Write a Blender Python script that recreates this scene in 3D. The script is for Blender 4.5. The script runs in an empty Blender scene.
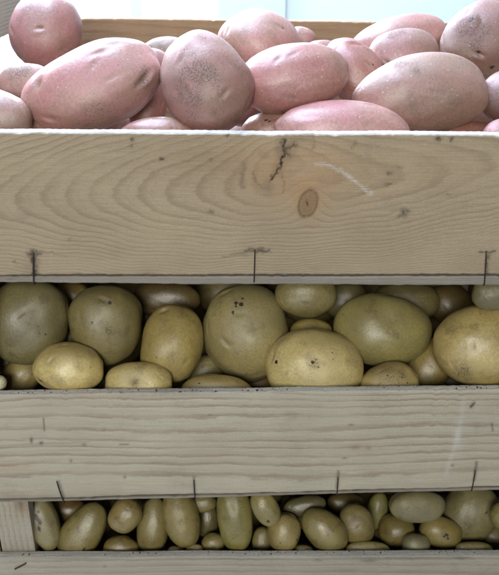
import bpy, bmesh, math, random
import numpy as np
from mathutils import Vector, Matrix, Quaternion

sc = bpy.context.scene
COL = sc.collection
F, PITCH, DIST, ZC = 775.0, math.radians(25), 0.62, 0.76

# placements in metres: centre, quaternion, half axes, then taper, bend and label
DATA = {
 'pink': [
  ('P4', [0.0799, 0.0365, 0.6014, 0.8433, 0.5372, 0.0094, -0.0147, 0.0572, 0.0248, 0.0223], 0, -0.05, 'pale pink potato sunk behind the top board, showing its long back'),
  ('P9', [-0.0779, 0.026, 0.6014, 0.8433, 0.5372, -0.0094, 0.0147, 0.0312, 0.0135, 0.0121], 0, 0, 'pink potato of which only a low curved back shows below the largest one'),
  ('P19', [0.2129, 0.0245, 0.6017, 0.8402, 0.5353, -0.0468, 0.0735, 0.0168, 0.0126, 0.0113], 0, 0, 'pale pink tip showing above the rim at the right edge'),
  ('P2', [-0.0368, 0.048, 0.6396, 0.7376, 0.4699, 0.2605, -0.4089, 0.0415, 0.0364, 0.0328], 0.1, 0, 'broad dirt speckled pink potato standing between the two long ones on the left'),
  ('P7', [-0.2097, 0.0315, 0.6161, 0.8279, 0.5274, 0.1025, -0.1609, 0.0286, 0.0202, 0.0182], 0, 0, 'pale tan potato cut by the left photo edge, next to the largest pink one'),
  ('P1', [-0.1369, 0.0635, 0.6321, 0.825, 0.5256, -0.1117, 0.1754, 0.0634, 0.0356, 0.0338], 0.06, 0.03, 'largest long pink potato lying tilted behind the left end of the top board'),
  ('P3', [0.0405, 0.068, 0.6398, 0.8413, 0.536, -0.0375, 0.0588, 0.0466, 0.0287, 0.0273], -0.03, 0, 'smooth oval pink potato lying just right of the broad speckled one'),
  ('P5', [0.1493, 0.0745, 0.6244, 0.8422, 0.5366, -0.0281, 0.0441, 0.0603, 0.0328, 0.0295], 0.1, -0.05, 'big tan pink potato with dirt specks along its back on the right'),
  ('P10', [0.021, 0.067, 0.5958, 0.8402, 0.5353, -0.0468, 0.0735, 0.0268, 0.017, 0.0153], 0, 0, 'pink potato with a dark curved mark, low behind the rim beside the sunken one'),
  ('P17', [0.231, 0.0795, 0.6216, 0.6909, 0.4401, -0.3082, 0.4837, 0.025, 0.0241, 0.0217], 0, 0, 'dusty purplish potato cut by the right edge of the photo'),
  ('P18', [0.1987, 0.07, 0.5869, 0.8434, 0.5373, 0.0, 0.0, 0.027, 0.0153, 0.0138], 0, 0, 'reddish potato low between the big tan one and the right edge'),
  ('P13', [0.0974, 0.119, 0.635, 0.7705, 0.4908, 0.2185, -0.343, 0.0354, 0.0252, 0.0227], 0, 0, 'reddish pink potato wedged right behind the smooth oval one'),
  ('P6', [-0.201, 0.0915, 0.6291, 0.8434, 0.5373, 0.0, 0.0, 0.0262, 0.0199, 0.0179], 0, 0, 'small round pink potato under the upright one at the far left'),
  ('P23', [-0.0926, 0.1, 0.6148, 0.6461, 0.4116, -0.3454, 0.5421, 0.0295, 0.0175, 0.0158], 0, 0, 'dark reddish potato deep in the gap between the largest and the broad one'),
  ('P14', [0.1464, 0.143, 0.6478, 0.8431, 0.5371, -0.0141, 0.0221, 0.0343, 0.0248, 0.0223], 0, 0, 'medium pink potato with dark specks on its crown above the big tan one'),
  ('P24', [-0.0033, 0.11, 0.6091, 0.7304, 0.4653, -0.2686, 0.4217, 0.0225, 0.0168, 0.0152], 0, 0, 'shaded potato deep in the gap left of the smooth oval one'),
  ('P26', [-0.1246, 0.11, 0.5874, 0.8402, 0.5353, -0.0468, 0.0735, 0.018, 0.0114, 0.0102], 0, 0, 'dark pinkish sliver of a potato under the right half of the largest one'),
  ('P22', [-0.0875, 0.132, 0.6384, 0.8147, 0.519, 0.1391, -0.2183, 0.0208, 0.0151, 0.0136], 0, 0, 'reddish potato peeping out between the tops of the largest and the broad one'),
  ('P16', [0.222, 0.15, 0.6606, 0.8044, 0.5124, -0.1616, 0.2536, 0.0401, 0.0363, 0.0326], 0, 0, 'large tan potato with a round scab patch at the upper right corner'),
  ('P11', [0.0093, 0.17, 0.6523, 0.8234, 0.5246, 0.1163, -0.1825, 0.0413, 0.0364, 0.0327], 0, 0, 'plump pale pink potato rising highest in the middle in front of the rear board'),
  ('P15', [0.1511, 0.19, 0.6554, 0.8388, 0.5344, -0.0562, 0.0882, 0.0492, 0.0241, 0.0217], 0.05, 0, 'long pink potato lying at the back behind the speckle crowned one'),
  ('P8', [-0.2048, 0.2, 0.6639, 0.6461, 0.4116, -0.3454, 0.5421, 0.0384, 0.0359, 0.0323], 0.03, 0, 'round pink potato with a small eye leaning on the slat at upper left'),
  ('P20', [-0.0875, 0.22, 0.6395, 0.8426, 0.5368, -0.0234, 0.0368, 0.0262, 0.0157, 0.0141], 0, 0, 'greyish green potato at the back between the largest and the broad pink one'),
  ('P25', [0.0759, 0.22, 0.6405, 0.8434, 0.5373, 0.0, 0.0, 0.0189, 0.0126, 0.0113], 0, 0, 'small potato at the back above the smooth oval one'),
  ('P12', [0.0565, 0.25, 0.6508, 0.8306, 0.5291, 0.0933, -0.1465, 0.0151, 0.0124, 0.0111], 0, 0, 'tiny pink potato peeping out right of the plump pale one'),
  ('P21', [-0.0406, 0.25, 0.6414, 0.8426, 0.5368, -0.0234, 0.0368, 0.0151, 0.0119, 0.0107], 0, 0, 'small pink potato back showing against the rear board left of the plump pale one'),
 ],
 'pink_fill': [
  [-0.1712, 0.2856, 0.5115, 0.9918, 0.0059, -0.05, 0.1173, 0.0387, 0.0275, 0.0258],
  [-0.2057, 0.071, 0.5152, 0.0979, 0.0108, -0.0011, 0.9951, 0.0443, 0.0315, 0.0295],
  [0.1063, 0.16, 0.5465, 0.5383, -0.0415, 0.0265, 0.8413, 0.0443, 0.0315, 0.0295],
  [0.0215, 0.2681, 0.5212, 0.9589, -0.0172, 0.0597, 0.2769, 0.0481, 0.0342, 0.0321],
  [-0.0193, 0.3217, 0.5207, 0.9383, 0.0587, -0.1992, 0.2765, 0.0438, 0.0312, 0.0292],
  [-0.0164, 0.1093, 0.5161, 0.8142, 0.0344, -0.0485, 0.5776, 0.0434, 0.0309, 0.029],
  [0.2252, 0.3418, 0.5644, 0.9894, 0.0041, -0.0282, 0.1423, 0.0374, 0.0266, 0.0249],
  [0.1551, 0.3197, 0.5211, 0.5593, 0.1763, -0.1231, 0.8006, 0.0458, 0.0326, 0.0306],
  [-0.1268, 0.1478, 0.5278, 0.8446, 0.0492, -0.0788, 0.5273, 0.0371, 0.0264, 0.0247],
  [-0.084, 0.2843, 0.5131, 0.1443, 0.0875, -0.0128, 0.9856, 0.0379, 0.027, 0.0253],
  [0.0428, 0.1759, 0.5139, 0.978, 0.017, -0.0886, 0.188, 0.0412, 0.0293, 0.0275],
  [-0.0701, 0.0601, 0.5159, 0.5305, 0.0875, -0.0551, 0.8413, 0.0402, 0.0286, 0.0268],
  [0.0647, 0.097, 0.5204, 0.3344, -0.0667, 0.0237, 0.9398, 0.05, 0.0356, 0.0333],
  [-0.1982, 0.1667, 0.5618, 0.9932, -0.0061, 0.0615, 0.0982, 0.037, 0.0263, 0.0247],
  [0.0688, 0.2814, 0.563, 0.1355, 0.2054, -0.0287, 0.9688, 0.0381, 0.0271, 0.0254],
  [0.2723, 0.0543, 0.5125, 0.9676, 0.0321, -0.1876, 0.1658, 0.0369, 0.0263, 0.0246],
  [0.1916, 0.0799, 0.5181, 0.189, 0.0528, -0.0102, 0.9805, 0.048, 0.0341, 0.032],
  [0.1738, 0.2122, 0.5201, 0.5229, 0.181, -0.1147, 0.825, 0.0446, 0.0317, 0.0298],
  [-0.2004, 0.1423, 0.5128, 0.2128, 0.0229, -0.005, 0.9768, 0.0404, 0.0287, 0.0269],
  [0.2722, 0.2847, 0.5682, 0.9533, 0.0467, -0.2097, 0.2122, 0.0375, 0.0267, 0.025],
  [-0.1185, 0.2066, 0.5143, 0.9346, 0.0637, -0.2164, 0.2749, 0.0381, 0.0271, 0.0254],
  [-0.2286, 0.3357, 0.5172, 0.3384, -0.0457, 0.0165, 0.9397, 0.0421, 0.0299, 0.0281],
  [0.0361, 0.2006, 0.5633, 0.011, -0.1991, 0.0022, 0.9799, 0.0366, 0.026, 0.0244],
  [0.239, 0.1674, 0.5111, 0.6479, 0.0576, -0.0492, 0.758, 0.0376, 0.0268, 0.0251],
  [-0.1911, 0.2461, 0.5437, 0.621, 0.1266, -0.1025, 0.7667, 0.0363, 0.0258, 0.0242],
  [0.2534, 0.32, 0.5174, 0.3438, -0.1486, 0.0552, 0.9256, 0.0447, 0.0318, 0.0298],
 ],
 'yel': [
  ('Y10', [-0.0323, 0.032, 0.3382, 0.8429, 0.537, 0.0188, -0.0294, 0.0367, 0.0208, 0.0188], 0, 0, 'brownish yellow potato under the tallest one, almost hidden by the board'),
  ('Y11', [0.1406, 0.032, 0.3487, 0.8426, 0.5368, -0.0234, 0.0368, 0.0286, 0.0207, 0.0186], 0, 0, 'small rough brown scabby potato resting behind the board'),
  ('Y9', [-0.1101, 0.0335, 0.3501, 0.8434, 0.5373, 0.0, 0.0, 0.0346, 0.0217, 0.0196], 0, 0, 'flat topped yellow potato with a rough brown dent just above the board'),
  ('Y26', [-0.2441, 0.02, 0.3597, 0.8434, 0.5373, 0.0, 0.0, 0.0087, 0.0077, 0.007], 0, 0, 'tiny whitish potato at the left edge just above the board'),
  ('Y5', [0.0655, 0.0485, 0.3594, 0.8422, 0.5366, 0.0281, -0.0441, 0.049, 0.038, 0.0342], 0, 0, 'pale yellow potato with a cluster of dark specks in the centre of its face'),
  ('Y8', [-0.1773, 0.0365, 0.3666, 0.8429, 0.537, 0.0188, -0.0294, 0.0354, 0.0255, 0.023], 0, 0, 'small oval yellow potato with a pitted left end, in front of the grey green one'),
  ('Y1', [-0.2232, 0.0765, 0.3972, 0.6461, 0.4116, -0.3454, 0.5421, 0.0425, 0.0395, 0.0336], 0, 0, 'large grey green potato with a bluish shine under the leftmost staple of the top crate'),
  ('Y4', [-0.0042, 0.0975, 0.3745, 0.5533, 0.3525, -0.4055, 0.6365, 0.0504, 0.0451, 0.0384], 0.03, 0, 'tallest yellow potato with four black pecks near its top, in the middle'),
  ('Y7', [0.2262, 0.048, 0.3849, 0.8426, 0.5368, -0.0234, 0.0368, 0.0453, 0.0394, 0.0335], 0, 0, 'big round yellow potato at the right with a scuffed lower left side'),
  ('Y2', [-0.1465, 0.086, 0.3888, 0.5698, 0.363, -0.3961, 0.6218, 0.0411, 0.037, 0.0333], 0.06, 0, 'upright olive potato with dark specks, second from the left in the upper row'),
  ('Y3', [-0.0794, 0.076, 0.3744, 0.6365, 0.4055, -0.3525, 0.5533, 0.0399, 0.0317, 0.0286], -0.05, 0, 'golden egg shaped potato with a shiny brown top, left of the tallest one'),
  ('Y15', [-0.235, 0.067, 0.3388, 0.8147, 0.519, -0.1391, 0.2183, 0.0217, 0.0186, 0.0167], 0, 0, 'brownish yellow potato tucked under the grey green one'),
  ('Y17', [0.2305, 0.04, 0.4465, 0.8434, 0.5373, 0.0, 0.0, 0.0207, 0.016, 0.0144], 0, 0, 'bluish grey potato below the rightmost staple of the top crate'),
  ('Y6', [0.1378, 0.0865, 0.3821, 0.8429, 0.537, 0.0188, -0.0294, 0.0501, 0.0372, 0.0334], 0, 0, 'wide oval olive potato lying right of the tallest one'),
  ('Y12', [0.1899, 0.084, 0.3406, 0.7304, 0.4653, -0.2686, 0.4217, 0.0305, 0.0231, 0.0208], 0, 0, 'orange yellow potato between the rough one and the big round one'),
  ('Y23', [0.0133, 0.084, 0.3159, 0.8434, 0.5373, 0.0, 0.0, 0.0192, 0.0139, 0.0125], 0, 0, 'brown potato low in the gap between the tallest and the pale specked one'),
  ('Y14', [0.0644, 0.095, 0.374, 0.8434, 0.5373, 0.0, 0.0, 0.022, 0.0157, 0.0141], 0, 0, 'little golden potato showing above the pale specked one'),
  ('Y16', [-0.2597, 0.086, 0.3419, 0.8434, 0.5373, 0.0, 0.0, 0.0169, 0.0095, 0.0085], 0, 0, 'pale sliver of a potato under the grey green one at the left edge'),
  ('Y22', [-0.0477, 0.095, 0.3266, 0.8434, 0.5373, 0.0, 0.0, 0.0214, 0.0193, 0.0174], 0, 0, 'greyish potato in the gap left below the tallest one'),
  ('Y13', [0.0571, 0.1, 0.4157, 0.8434, 0.5373, 0.0, 0.0, 0.0319, 0.0227, 0.0204], 0, 0, 'dim yellow potato hanging high behind the tallest one, its top cut by the crate above'),
  ('Y25', [-0.1948, 0.103, 0.3637, 0.8434, 0.5373, 0.0, 0.0, 0.0191, 0.017, 0.0153], 0, 0, 'dark green potato deep between the grey green one and the upright olive one'),
  ('Y21', [-0.1932, 0.14, 0.3942, 0.8434, 0.5373, 0.0, 0.0, 0.0218, 0.0174, 0.0157], 0, 0, 'dark potato in the gap between the grey green and the upright olive one'),
  ('Y18', [0.172, 0.15, 0.3832, 0.8434, 0.5373, 0.0, 0.0, 0.0376, 0.0221, 0.0199], 0, 0, 'dark olive potato in the shade behind the wide oval one'),
  ('Y20', [-0.0933, 0.15, 0.3869, 0.8434, 0.5373, 0.0, 0.0, 0.0375, 0.0199, 0.0179], 0, 0, 'dark brown potato in the shade above the golden egg shaped one'),
  ('Y24', [0.2268, 0.1665, 0.3727, 0.8434, 0.5373, 0.0, 0.0, 0.0271, 0.0226, 0.0204], 0, 0, 'dark brown potato in the shade above the big round one'),
  ('Y19', [0.1082, 0.17, 0.376, 0.8434, 0.5373, 0.0, 0.0, 0.0249, 0.0227, 0.0204], 0, 0, 'dim potato in the shade left above the wide oval one'),
 ],
 'yel_fill': [
  [-0.1757, 0.0954, 0.2738, 0.4953, 0.1487, -0.0865, 0.8515, 0.0354, 0.0265, 0.0248],
  [-0.0296, 0.2519, 0.35, 0.9786, 0.0146, -0.075, 0.191, 0.0371, 0.0278, 0.026],
  [-0.0973, 0.1096, 0.278, 0.9676, -0.0235, 0.0981, 0.2313, 0.0454, 0.0341, 0.0318],
  [-0.2141, 0.2123, 0.3341, 0.4956, -0.1906, 0.1125, 0.8399, 0.0431, 0.0324, 0.0302],
  [-0.0626, 0.1979, 0.2704, 0.4153, -0.1188, 0.0548, 0.9002, 0.0348, 0.0261, 0.0244],
  [0.2564, 0.2957, 0.3084, 0.4399, -0.152, 0.0758, 0.8818, 0.0348, 0.0261, 0.0243],
  [-0.2078, 0.191, 0.2755, 0.536, -0.1778, 0.1167, 0.817, 0.0325, 0.0244, 0.0227],
  [0.2502, 0.2254, 0.3132, 0.0046, -0.1993, 0.0009, 0.9799, 0.0428, 0.0321, 0.0299],
  [-0.0575, 0.2595, 0.2765, 0.9951, -0.0045, 0.0815, 0.055, 0.0425, 0.0319, 0.0298],
  [0.071, 0.2272, 0.3412, 0.9917, -0.0082, 0.0831, 0.0974, 0.0341, 0.0256, 0.0239],
  [-0.1371, 0.2893, 0.3248, 0.1912, 0.0167, -0.0033, 0.9814, 0.041, 0.0308, 0.0287],
  [0.0916, 0.1911, 0.277, 0.8645, 0.0244, -0.0422, 0.5002, 0.0443, 0.0332, 0.031],
  [0.2406, 0.1556, 0.2774, 0.9975, -0.0022, 0.0598, 0.037, 0.0406, 0.0305, 0.0284],
  [0.0546, 0.1064, 0.269, 0.8696, -0.0378, 0.0674, 0.4877, 0.0331, 0.0248, 0.0232],
  [0.2465, 0.2644, 0.2724, 0.0909, 0.1337, -0.0123, 0.9868, 0.033, 0.0248, 0.0231],
  [0.0996, 0.2787, 0.2839, 0.3621, 0.131, -0.0515, 0.9214, 0.0424, 0.0318, 0.0297],
  [0.1772, 0.2872, 0.3295, 0.9768, -0.0154, 0.0753, 0.1998, 0.0423, 0.0317, 0.0296],
  [-0.1578, 0.1572, 0.3273, 0.8831, 0.0329, -0.0626, 0.4638, 0.043, 0.0323, 0.0301],
  [-0.1624, 0.2294, 0.291, 0.1681, 0.0707, -0.0121, 0.9832, 0.0415, 0.0311, 0.029],
  [0.1498, 0.24, 0.2969, 0.9838, -0.0131, 0.1601, 0.0802, 0.0325, 0.0244, 0.0228],
  [0.2558, 0.0664, 0.2858, 0.6605, 0.0999, -0.0893, 0.7388, 0.0346, 0.0259, 0.0242],
  [0.1363, 0.0678, 0.271, 0.579, -0.1118, 0.0805, 0.8036, 0.0333, 0.025, 0.0233],
  [0.0236, 0.1686, 0.3248, 0.0864, 0.043, -0.0037, 0.9953, 0.0434, 0.0326, 0.0304],
  [0.0231, 0.1461, 0.2724, 0.9488, 0.0461, -0.1647, 0.2656, 0.0324, 0.0243, 0.0227],
  [-0.2081, 0.2901, 0.3311, 0.3149, -0.0729, 0.0243, 0.946, 0.0369, 0.0277, 0.0258],
  [-0.2333, 0.1588, 0.3201, 0.3308, -0.1122, 0.0397, 0.9362, 0.0328, 0.0246, 0.023],
  [-0.0751, 0.151, 0.3176, 0.3165, 0.0986, -0.0331, 0.9429, 0.0349, 0.0262, 0.0244],
  [0.0437, 0.2794, 0.3567, 0.6808, 0.0968, -0.0915, 0.7203, 0.0327, 0.0246, 0.0229],
  [0.1856, 0.2024, 0.2689, 0.0824, -0.1129, 0.0094, 0.9901, 0.0323, 0.0242, 0.0226],
  [-0.0152, 0.2841, 0.3068, 0.7013, -0.129, 0.1314, 0.6886, 0.0322, 0.0241, 0.0225],
  [0.1441, 0.1431, 0.2724, 0.3377, 0.0808, -0.0291, 0.9373, 0.0383, 0.0287, 0.0268],
  [0.0331, 0.2515, 0.3059, 0.9375, 0.06, -0.2041, 0.2755, 0.0389, 0.0292, 0.0272],
  [0.1746, 0.2019, 0.3321, 0.4489, -0.052, 0.0262, 0.8917, 0.0382, 0.0287, 0.0268],
  [-0.0515, 0.0504, 0.2744, 0.8795, 0.032, -0.0598, 0.4711, 0.0385, 0.0289, 0.027],
  [-0.2325, 0.29, 0.2767, 0.7466, 0.0483, -0.0545, 0.6613, 0.0425, 0.0319, 0.0298],
  [-0.115, 0.225, 0.3351, 0.9537, 0.0432, -0.1676, 0.246, 0.0357, 0.0268, 0.025],
  [0.097, 0.2957, 0.3425, 0.0723, -0.2024, 0.015, 0.9765, 0.036, 0.027, 0.0252],
  [-0.1158, 0.0413, 0.2712, 0.937, -0.0225, 0.0613, 0.3431, 0.0322, 0.0241, 0.0225],
  [0.2083, 0.0504, 0.2714, 0.3722, 0.1778, -0.0729, 0.9081, 0.0344, 0.0258, 0.0241],
  [-0.2321, 0.1346, 0.2753, 0.6824, -0.0291, 0.0272, 0.7299, 0.0386, 0.029, 0.027],
  [0.1667, 0.2902, 0.2723, 0.7276, 0.0791, -0.0852, 0.676, 0.0368, 0.0276, 0.0258],
  [-0.0757, 0.2811, 0.3396, 0.876, -0.0943, 0.1908, 0.4328, 0.0321, 0.0241, 0.0225],
  [-0.1479, 0.1727, 0.2732, 0.3942, -0.1373, 0.0597, 0.9068, 0.0341, 0.0256, 0.0239],
  [0.0324, 0.2989, 0.2743, 0.9521, 0.0427, -0.1568, 0.259, 0.0376, 0.0282, 0.0263],
  [-0.1205, 0.2931, 0.273, 0.8038, 0.1205, -0.1743, 0.5559, 0.0348, 0.0261, 0.0243],
  [0.2282, 0.2461, 0.3639, 0.5485, -0.0093, 0.0061, 0.8361, 0.035, 0.0263, 0.0245],
 ],
 'sml': [
  ('S17', [0.1274, 0.0215, 0.1467, 0.8434, 0.5373, 0.0, 0.0, 0.0239, 0.0098, 0.0088], 0, 0, 'long low back of a small potato just above the bottom board'),
  ('S20', [0.1813, 0.026, 0.1488, 0.8434, 0.5373, 0.0, 0.0, 0.0158, 0.0136, 0.0122], 0, 0, 'small dull grey green round potato at the rim of the bottom board'),
  ('S1', [-0.223, 0.032, 0.1777, 0.6992, 0.4454, 0.3005, -0.4716, 0.0324, 0.0157, 0.0141], 0, 0, 'small potato with a black smear on it, standing beside the corner post'),
  ('S7', [-0.074, 0.0335, 0.1805, 0.6646, 0.4234, 0.3308, -0.5192, 0.0313, 0.0189, 0.017], 0, 0, 'long small potato with a grey upper half, hanging down towards the board'),
  ('S8', [-0.0157, 0.035, 0.1792, 0.5752, 0.3664, -0.393, 0.6168, 0.0357, 0.0189, 0.0171], 0, 0, 'longest upright greenish small potato, in the middle of the bottom crate'),
  ('S13', [0.0369, 0.0305, 0.1637, 0.6461, 0.4116, -0.3454, 0.5421, 0.0212, 0.0179, 0.0161], 0, 0, 'round shiny small potato with a thin crack at its right side'),
  ('S14', [0.081, 0.032, 0.1652, 0.7874, 0.5016, 0.1926, -0.3022, 0.0283, 0.0201, 0.0181], 0.05, 0, 'oval shiny small potato tilted down to the right'),
  ('S21', [0.2107, 0.041, 0.1541, 0.8352, 0.5321, 0.0748, -0.1174, 0.0237, 0.0166, 0.0149], 0, 0, 'small yellow potato with a dark starry scab in its middle'),
  ('S25', [0.2424, 0.0215, 0.1467, 0.8434, 0.5373, 0.0, 0.0, 0.0206, 0.0087, 0.0078], 0, 0, 'thin strip of a small potato below the biggest one'),
  ('S28', [-0.0601, 0.02, 0.1482, 0.8434, 0.5373, 0.0, 0.0, 0.0097, 0.0065, 0.0058], 0, 0, 'pale tip of a small potato below the one with the grey upper half'),
  ('S29', [-0.0796, 0.02, 0.1467, 0.8434, 0.5373, 0.0, 0.0, 0.0097, 0.0054, 0.0049], 0, 0, 'faint tip of a small potato left of the pale tip'),
  ('S31', [0.0579, 0.02, 0.1467, 0.8434, 0.5373, 0.0, 0.0, 0.0108, 0.0065, 0.0058], 0, 0, 'low tip of a small potato between the round shiny and the tilted one'),
  ('S2', [-0.1807, 0.035, 0.1624, 0.7481, 0.4766, -0.2481, 0.3894, 0.0338, 0.0218, 0.0197], -0.12, 0, 'teardrop shaped small potato leaning right, second from the corner post'),
  ('S5', [-0.1402, 0.026, 0.1453, 0.8434, 0.5373, 0.0, 0.0, 0.0196, 0.0142, 0.0128], 0, 0, 'golden small potato half hidden by the bottom board, below the round golden one'),
  ('S19', [0.1775, 0.0305, 0.2003, 0.8434, 0.5373, 0.0, 0.0, 0.0288, 0.0181, 0.0163], 0, 0, 'wide grey rough small potato touching the crate above'),
  ('S15', [0.1187, 0.0455, 0.1621, 0.6823, 0.4347, 0.3158, -0.4957, 0.0226, 0.0177, 0.0159], 0, 0, 'egg shaped small potato with a grey crown'),
  ('S6', [-0.1059, 0.04, 0.1635, 0.6168, 0.393, -0.3664, 0.5752, 0.0329, 0.017, 0.0153], -0.1, 0, 'upright long small potato with a narrow top'),
  ('S4', [-0.1335, 0.03, 0.1871, 0.7304, 0.4653, -0.2686, 0.4217, 0.0193, 0.0166, 0.015], 0, 0, 'round golden small potato above a half hidden one'),
  ('S10', [-0.0399, 0.03, 0.1486, 0.8434, 0.5373, 0.0, 0.0, 0.0131, 0.0109, 0.0098], 0, 0, 'tiny golden potato at the left foot of the longest upright one'),
  ('S11', [0.0165, 0.03, 0.1987, 0.7229, 0.4606, 0.2767, -0.4344, 0.0213, 0.0139, 0.0125], 0, 0, 'small potato with a black dot on its lower tip, hanging right of the longest one'),
  ('S12', [0.0138, 0.036, 0.1459, 0.5964, 0.3799, -0.3799, 0.5964, 0.0165, 0.011, 0.0099], 0, 0, 'tiny golden potato below the one with the black dot'),
  ('S23', [0.2731, 0.03, 0.1864, 0.5964, 0.3799, -0.3799, 0.5964, 0.015, 0.0139, 0.0126], 0, 0, 'golden small potato cut by the right edge of the photo'),
  ('S22', [0.2503, 0.0695, 0.1573, 0.7304, 0.4653, -0.2686, 0.4217, 0.0352, 0.0295, 0.0266], 0, 0, 'biggest potato of the bottom crate, olive with dark specks'),
  ('S18', [0.1642, 0.052, 0.1455, 0.8434, 0.5373, 0.0, 0.0, 0.0202, 0.0196, 0.0177], 0, 0, 'golden small potato in the shade under the wide grey one'),
  ('S16', [0.1462, 0.077, 0.1522, 0.6554, 0.4176, -0.3381, 0.5308, 0.0218, 0.012, 0.0108], 0, 0, 'narrow greenish small potato behind the one with the grey crown'),
  ('S32', [-0.0512, 0.053, 0.1844, 0.8434, 0.5373, 0.0, 0.0, 0.0143, 0.0099, 0.0089], 0, 0, 'dim small potato in the shade left above the longest upright one'),
  ('S9', [-0.0478, 0.06, 0.1542, 0.5964, 0.3799, -0.3799, 0.5964, 0.0191, 0.0124, 0.0111], 0, 0, 'dark small potato between the two long upright ones'),
  ('S24', [0.2821, 0.066, 0.1238, 0.8434, 0.5373, 0.0, 0.0, 0.0195, 0.0149, 0.0134], 0, 0, 'dark small potato under the one at the right edge'),
  ('S26', [0.0619, 0.06, 0.1742, 0.8402, 0.5353, -0.0468, 0.0735, 0.0245, 0.0111, 0.01], 0, 0, 'dark grey small potato in the shade above the tilted shiny one'),
  ('S30', [0.1483, 0.063, 0.125, 0.8434, 0.5373, 0.0, 0.0, 0.0114, 0.0103, 0.0093], 0, 0, 'tiny brown potato in the gap above the long low back'),
  ('S3', [-0.208, 0.07, 0.1612, 0.8402, 0.5353, 0.0468, -0.0735, 0.0261, 0.0147, 0.0133], 0, 0, 'brown small potato in the shade behind the teardrop shaped one'),
  ('S27', [0.1109, 0.09, 0.1528, 0.8434, 0.5373, 0.0, 0.0, 0.0221, 0.0116, 0.0105], 0, 0, 'brown small potato in the shade above the one with the grey crown'),
 ],
 'sml_fill': [
  [0.0274, 0.1692, 0.0506, 0.8655, 0.001, -0.0017, 0.5008, 0.0227, 0.0158, 0.0153],
  [-0.2099, 0.1031, 0.1006, 0.3486, -0.0868, 0.0324, 0.9327, 0.0239, 0.0166, 0.0161],
  [-0.0299, 0.0925, 0.0754, 0.1783, 0.0763, -0.0139, 0.9809, 0.0257, 0.0179, 0.0173],
  [0.0542, 0.0557, 0.0972, 0.9783, 0.0197, -0.1106, 0.174, 0.0262, 0.0182, 0.0176],
  [0.2627, 0.1538, 0.053, 0.0366, -0.0319, 0.0012, 0.9988, 0.0257, 0.0178, 0.0173],
  [0.1111, 0.137, 0.1332, 0.7011, 0.111, -0.1119, 0.6955, 0.0237, 0.0165, 0.016],
  [0.1007, 0.0754, 0.0496, 0.9841, -0.0049, 0.0273, 0.1757, 0.0219, 0.0152, 0.0148],
  [-0.2199, 0.1458, 0.1131, 0.9071, 0.015, -0.0325, 0.4194, 0.0228, 0.0159, 0.0154],
  [-0.0613, 0.1331, 0.0499, 0.3596, 0.2187, -0.0871, 0.903, 0.0192, 0.0134, 0.013],
  [-0.0533, 0.067, 0.0475, 0.6597, -0.152, 0.1387, 0.7228, 0.0205, 0.0143, 0.0138],
  [0.2379, 0.1188, 0.0814, 0.4331, 0.1045, -0.0506, 0.8939, 0.0206, 0.0143, 0.0138],
  [-0.1116, 0.0677, 0.0903, 0.8616, -0.0655, 0.1152, 0.49, 0.0226, 0.0157, 0.0152],
  [-0.1539, 0.1577, 0.098, 0.3159, 0.0661, -0.0221, 0.9462, 0.0255, 0.0178, 0.0172],
  [0.0115, 0.1332, 0.0631, 0.5804, 0.1096, -0.0792, 0.803, 0.0195, 0.0135, 0.0131],
  [0.2044, 0.0673, 0.0648, 0.926, 0.0652, -0.1885, 0.3204, 0.0258, 0.0179, 0.0174],
  [0.1215, 0.1492, 0.0649, 0.6228, -0.1742, 0.1449, 0.7489, 0.0257, 0.0179, 0.0173],
  [-0.2372, 0.1137, 0.0793, 0.7928, 0.0629, -0.083, 0.6005, 0.0192, 0.0133, 0.0129],
  [-0.0641, 0.0877, 0.154, 0.3308, 0.2131, -0.077, 0.9161, 0.0196, 0.0136, 0.0132],
  [-0.0317, 0.1213, 0.1286, 0.8706, 0.0669, -0.1236, 0.4715, 0.0193, 0.0134, 0.013],
  [-0.1412, 0.1212, 0.101, 0.523, 0.179, -0.1134, 0.8256, 0.0197, 0.0137, 0.0133],
  [-0.2303, 0.1927, 0.1144, 0.9314, 0.0332, -0.088, 0.3517, 0.0205, 0.0142, 0.0138],
  [-0.1422, 0.1473, 0.0519, 0.9706, -0.0143, 0.2329, 0.0597, 0.023, 0.016, 0.0155],
  [-0.1439, 0.1793, 0.0709, 0.8612, 0.0578, -0.1006, 0.4948, 0.0232, 0.0162, 0.0157],
  [0.2169, 0.1334, 0.1064, 0.7184, 0.085, -0.0892, 0.6846, 0.0228, 0.0158, 0.0153],
  [0.2161, 0.1945, 0.1186, 0.6225, 0.1117, -0.0903, 0.7693, 0.0248, 0.0172, 0.0167],
  [-0.1067, 0.0326, 0.0702, 0.2274, -0.1729, 0.0411, 0.9574, 0.0239, 0.0166, 0.0161],
  [0.0084, 0.0737, 0.0884, 0.9168, -0.0729, 0.1968, 0.3398, 0.0238, 0.0166, 0.0161],
  [0.2654, 0.155, 0.1187, 0.0934, 0.1526, -0.0145, 0.9838, 0.0233, 0.0162, 0.0157],
  [-0.0915, 0.1188, 0.0963, 0.2338, -0.0035, 0.0008, 0.9723, 0.0199, 0.0138, 0.0134],
  [0.1651, 0.1241, 0.0498, 0.1222, 0.1357, -0.0169, 0.983, 0.021, 0.0146, 0.0142],
  [-0.2342, 0.0671, 0.0699, 0.6732, -0.1316, 0.1236, 0.7171, 0.0234, 0.0163, 0.0158],
  [-0.0143, 0.1358, 0.0482, 0.8711, 0.1037, -0.2092, 0.432, 0.0187, 0.013, 0.0126],
  [-0.2154, 0.1394, 0.0636, 0.9955, -0.004, 0.0497, 0.0805, 0.02, 0.0139, 0.0135],
  [0.1022, 0.1115, 0.0452, 0.6036, 0.0476, -0.0362, 0.795, 0.0187, 0.013, 0.0126],
  [0.2948, 0.0899, 0.1406, 0.5777, -0.0617, 0.0438, 0.8127, 0.0212, 0.0148, 0.0143],
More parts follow.
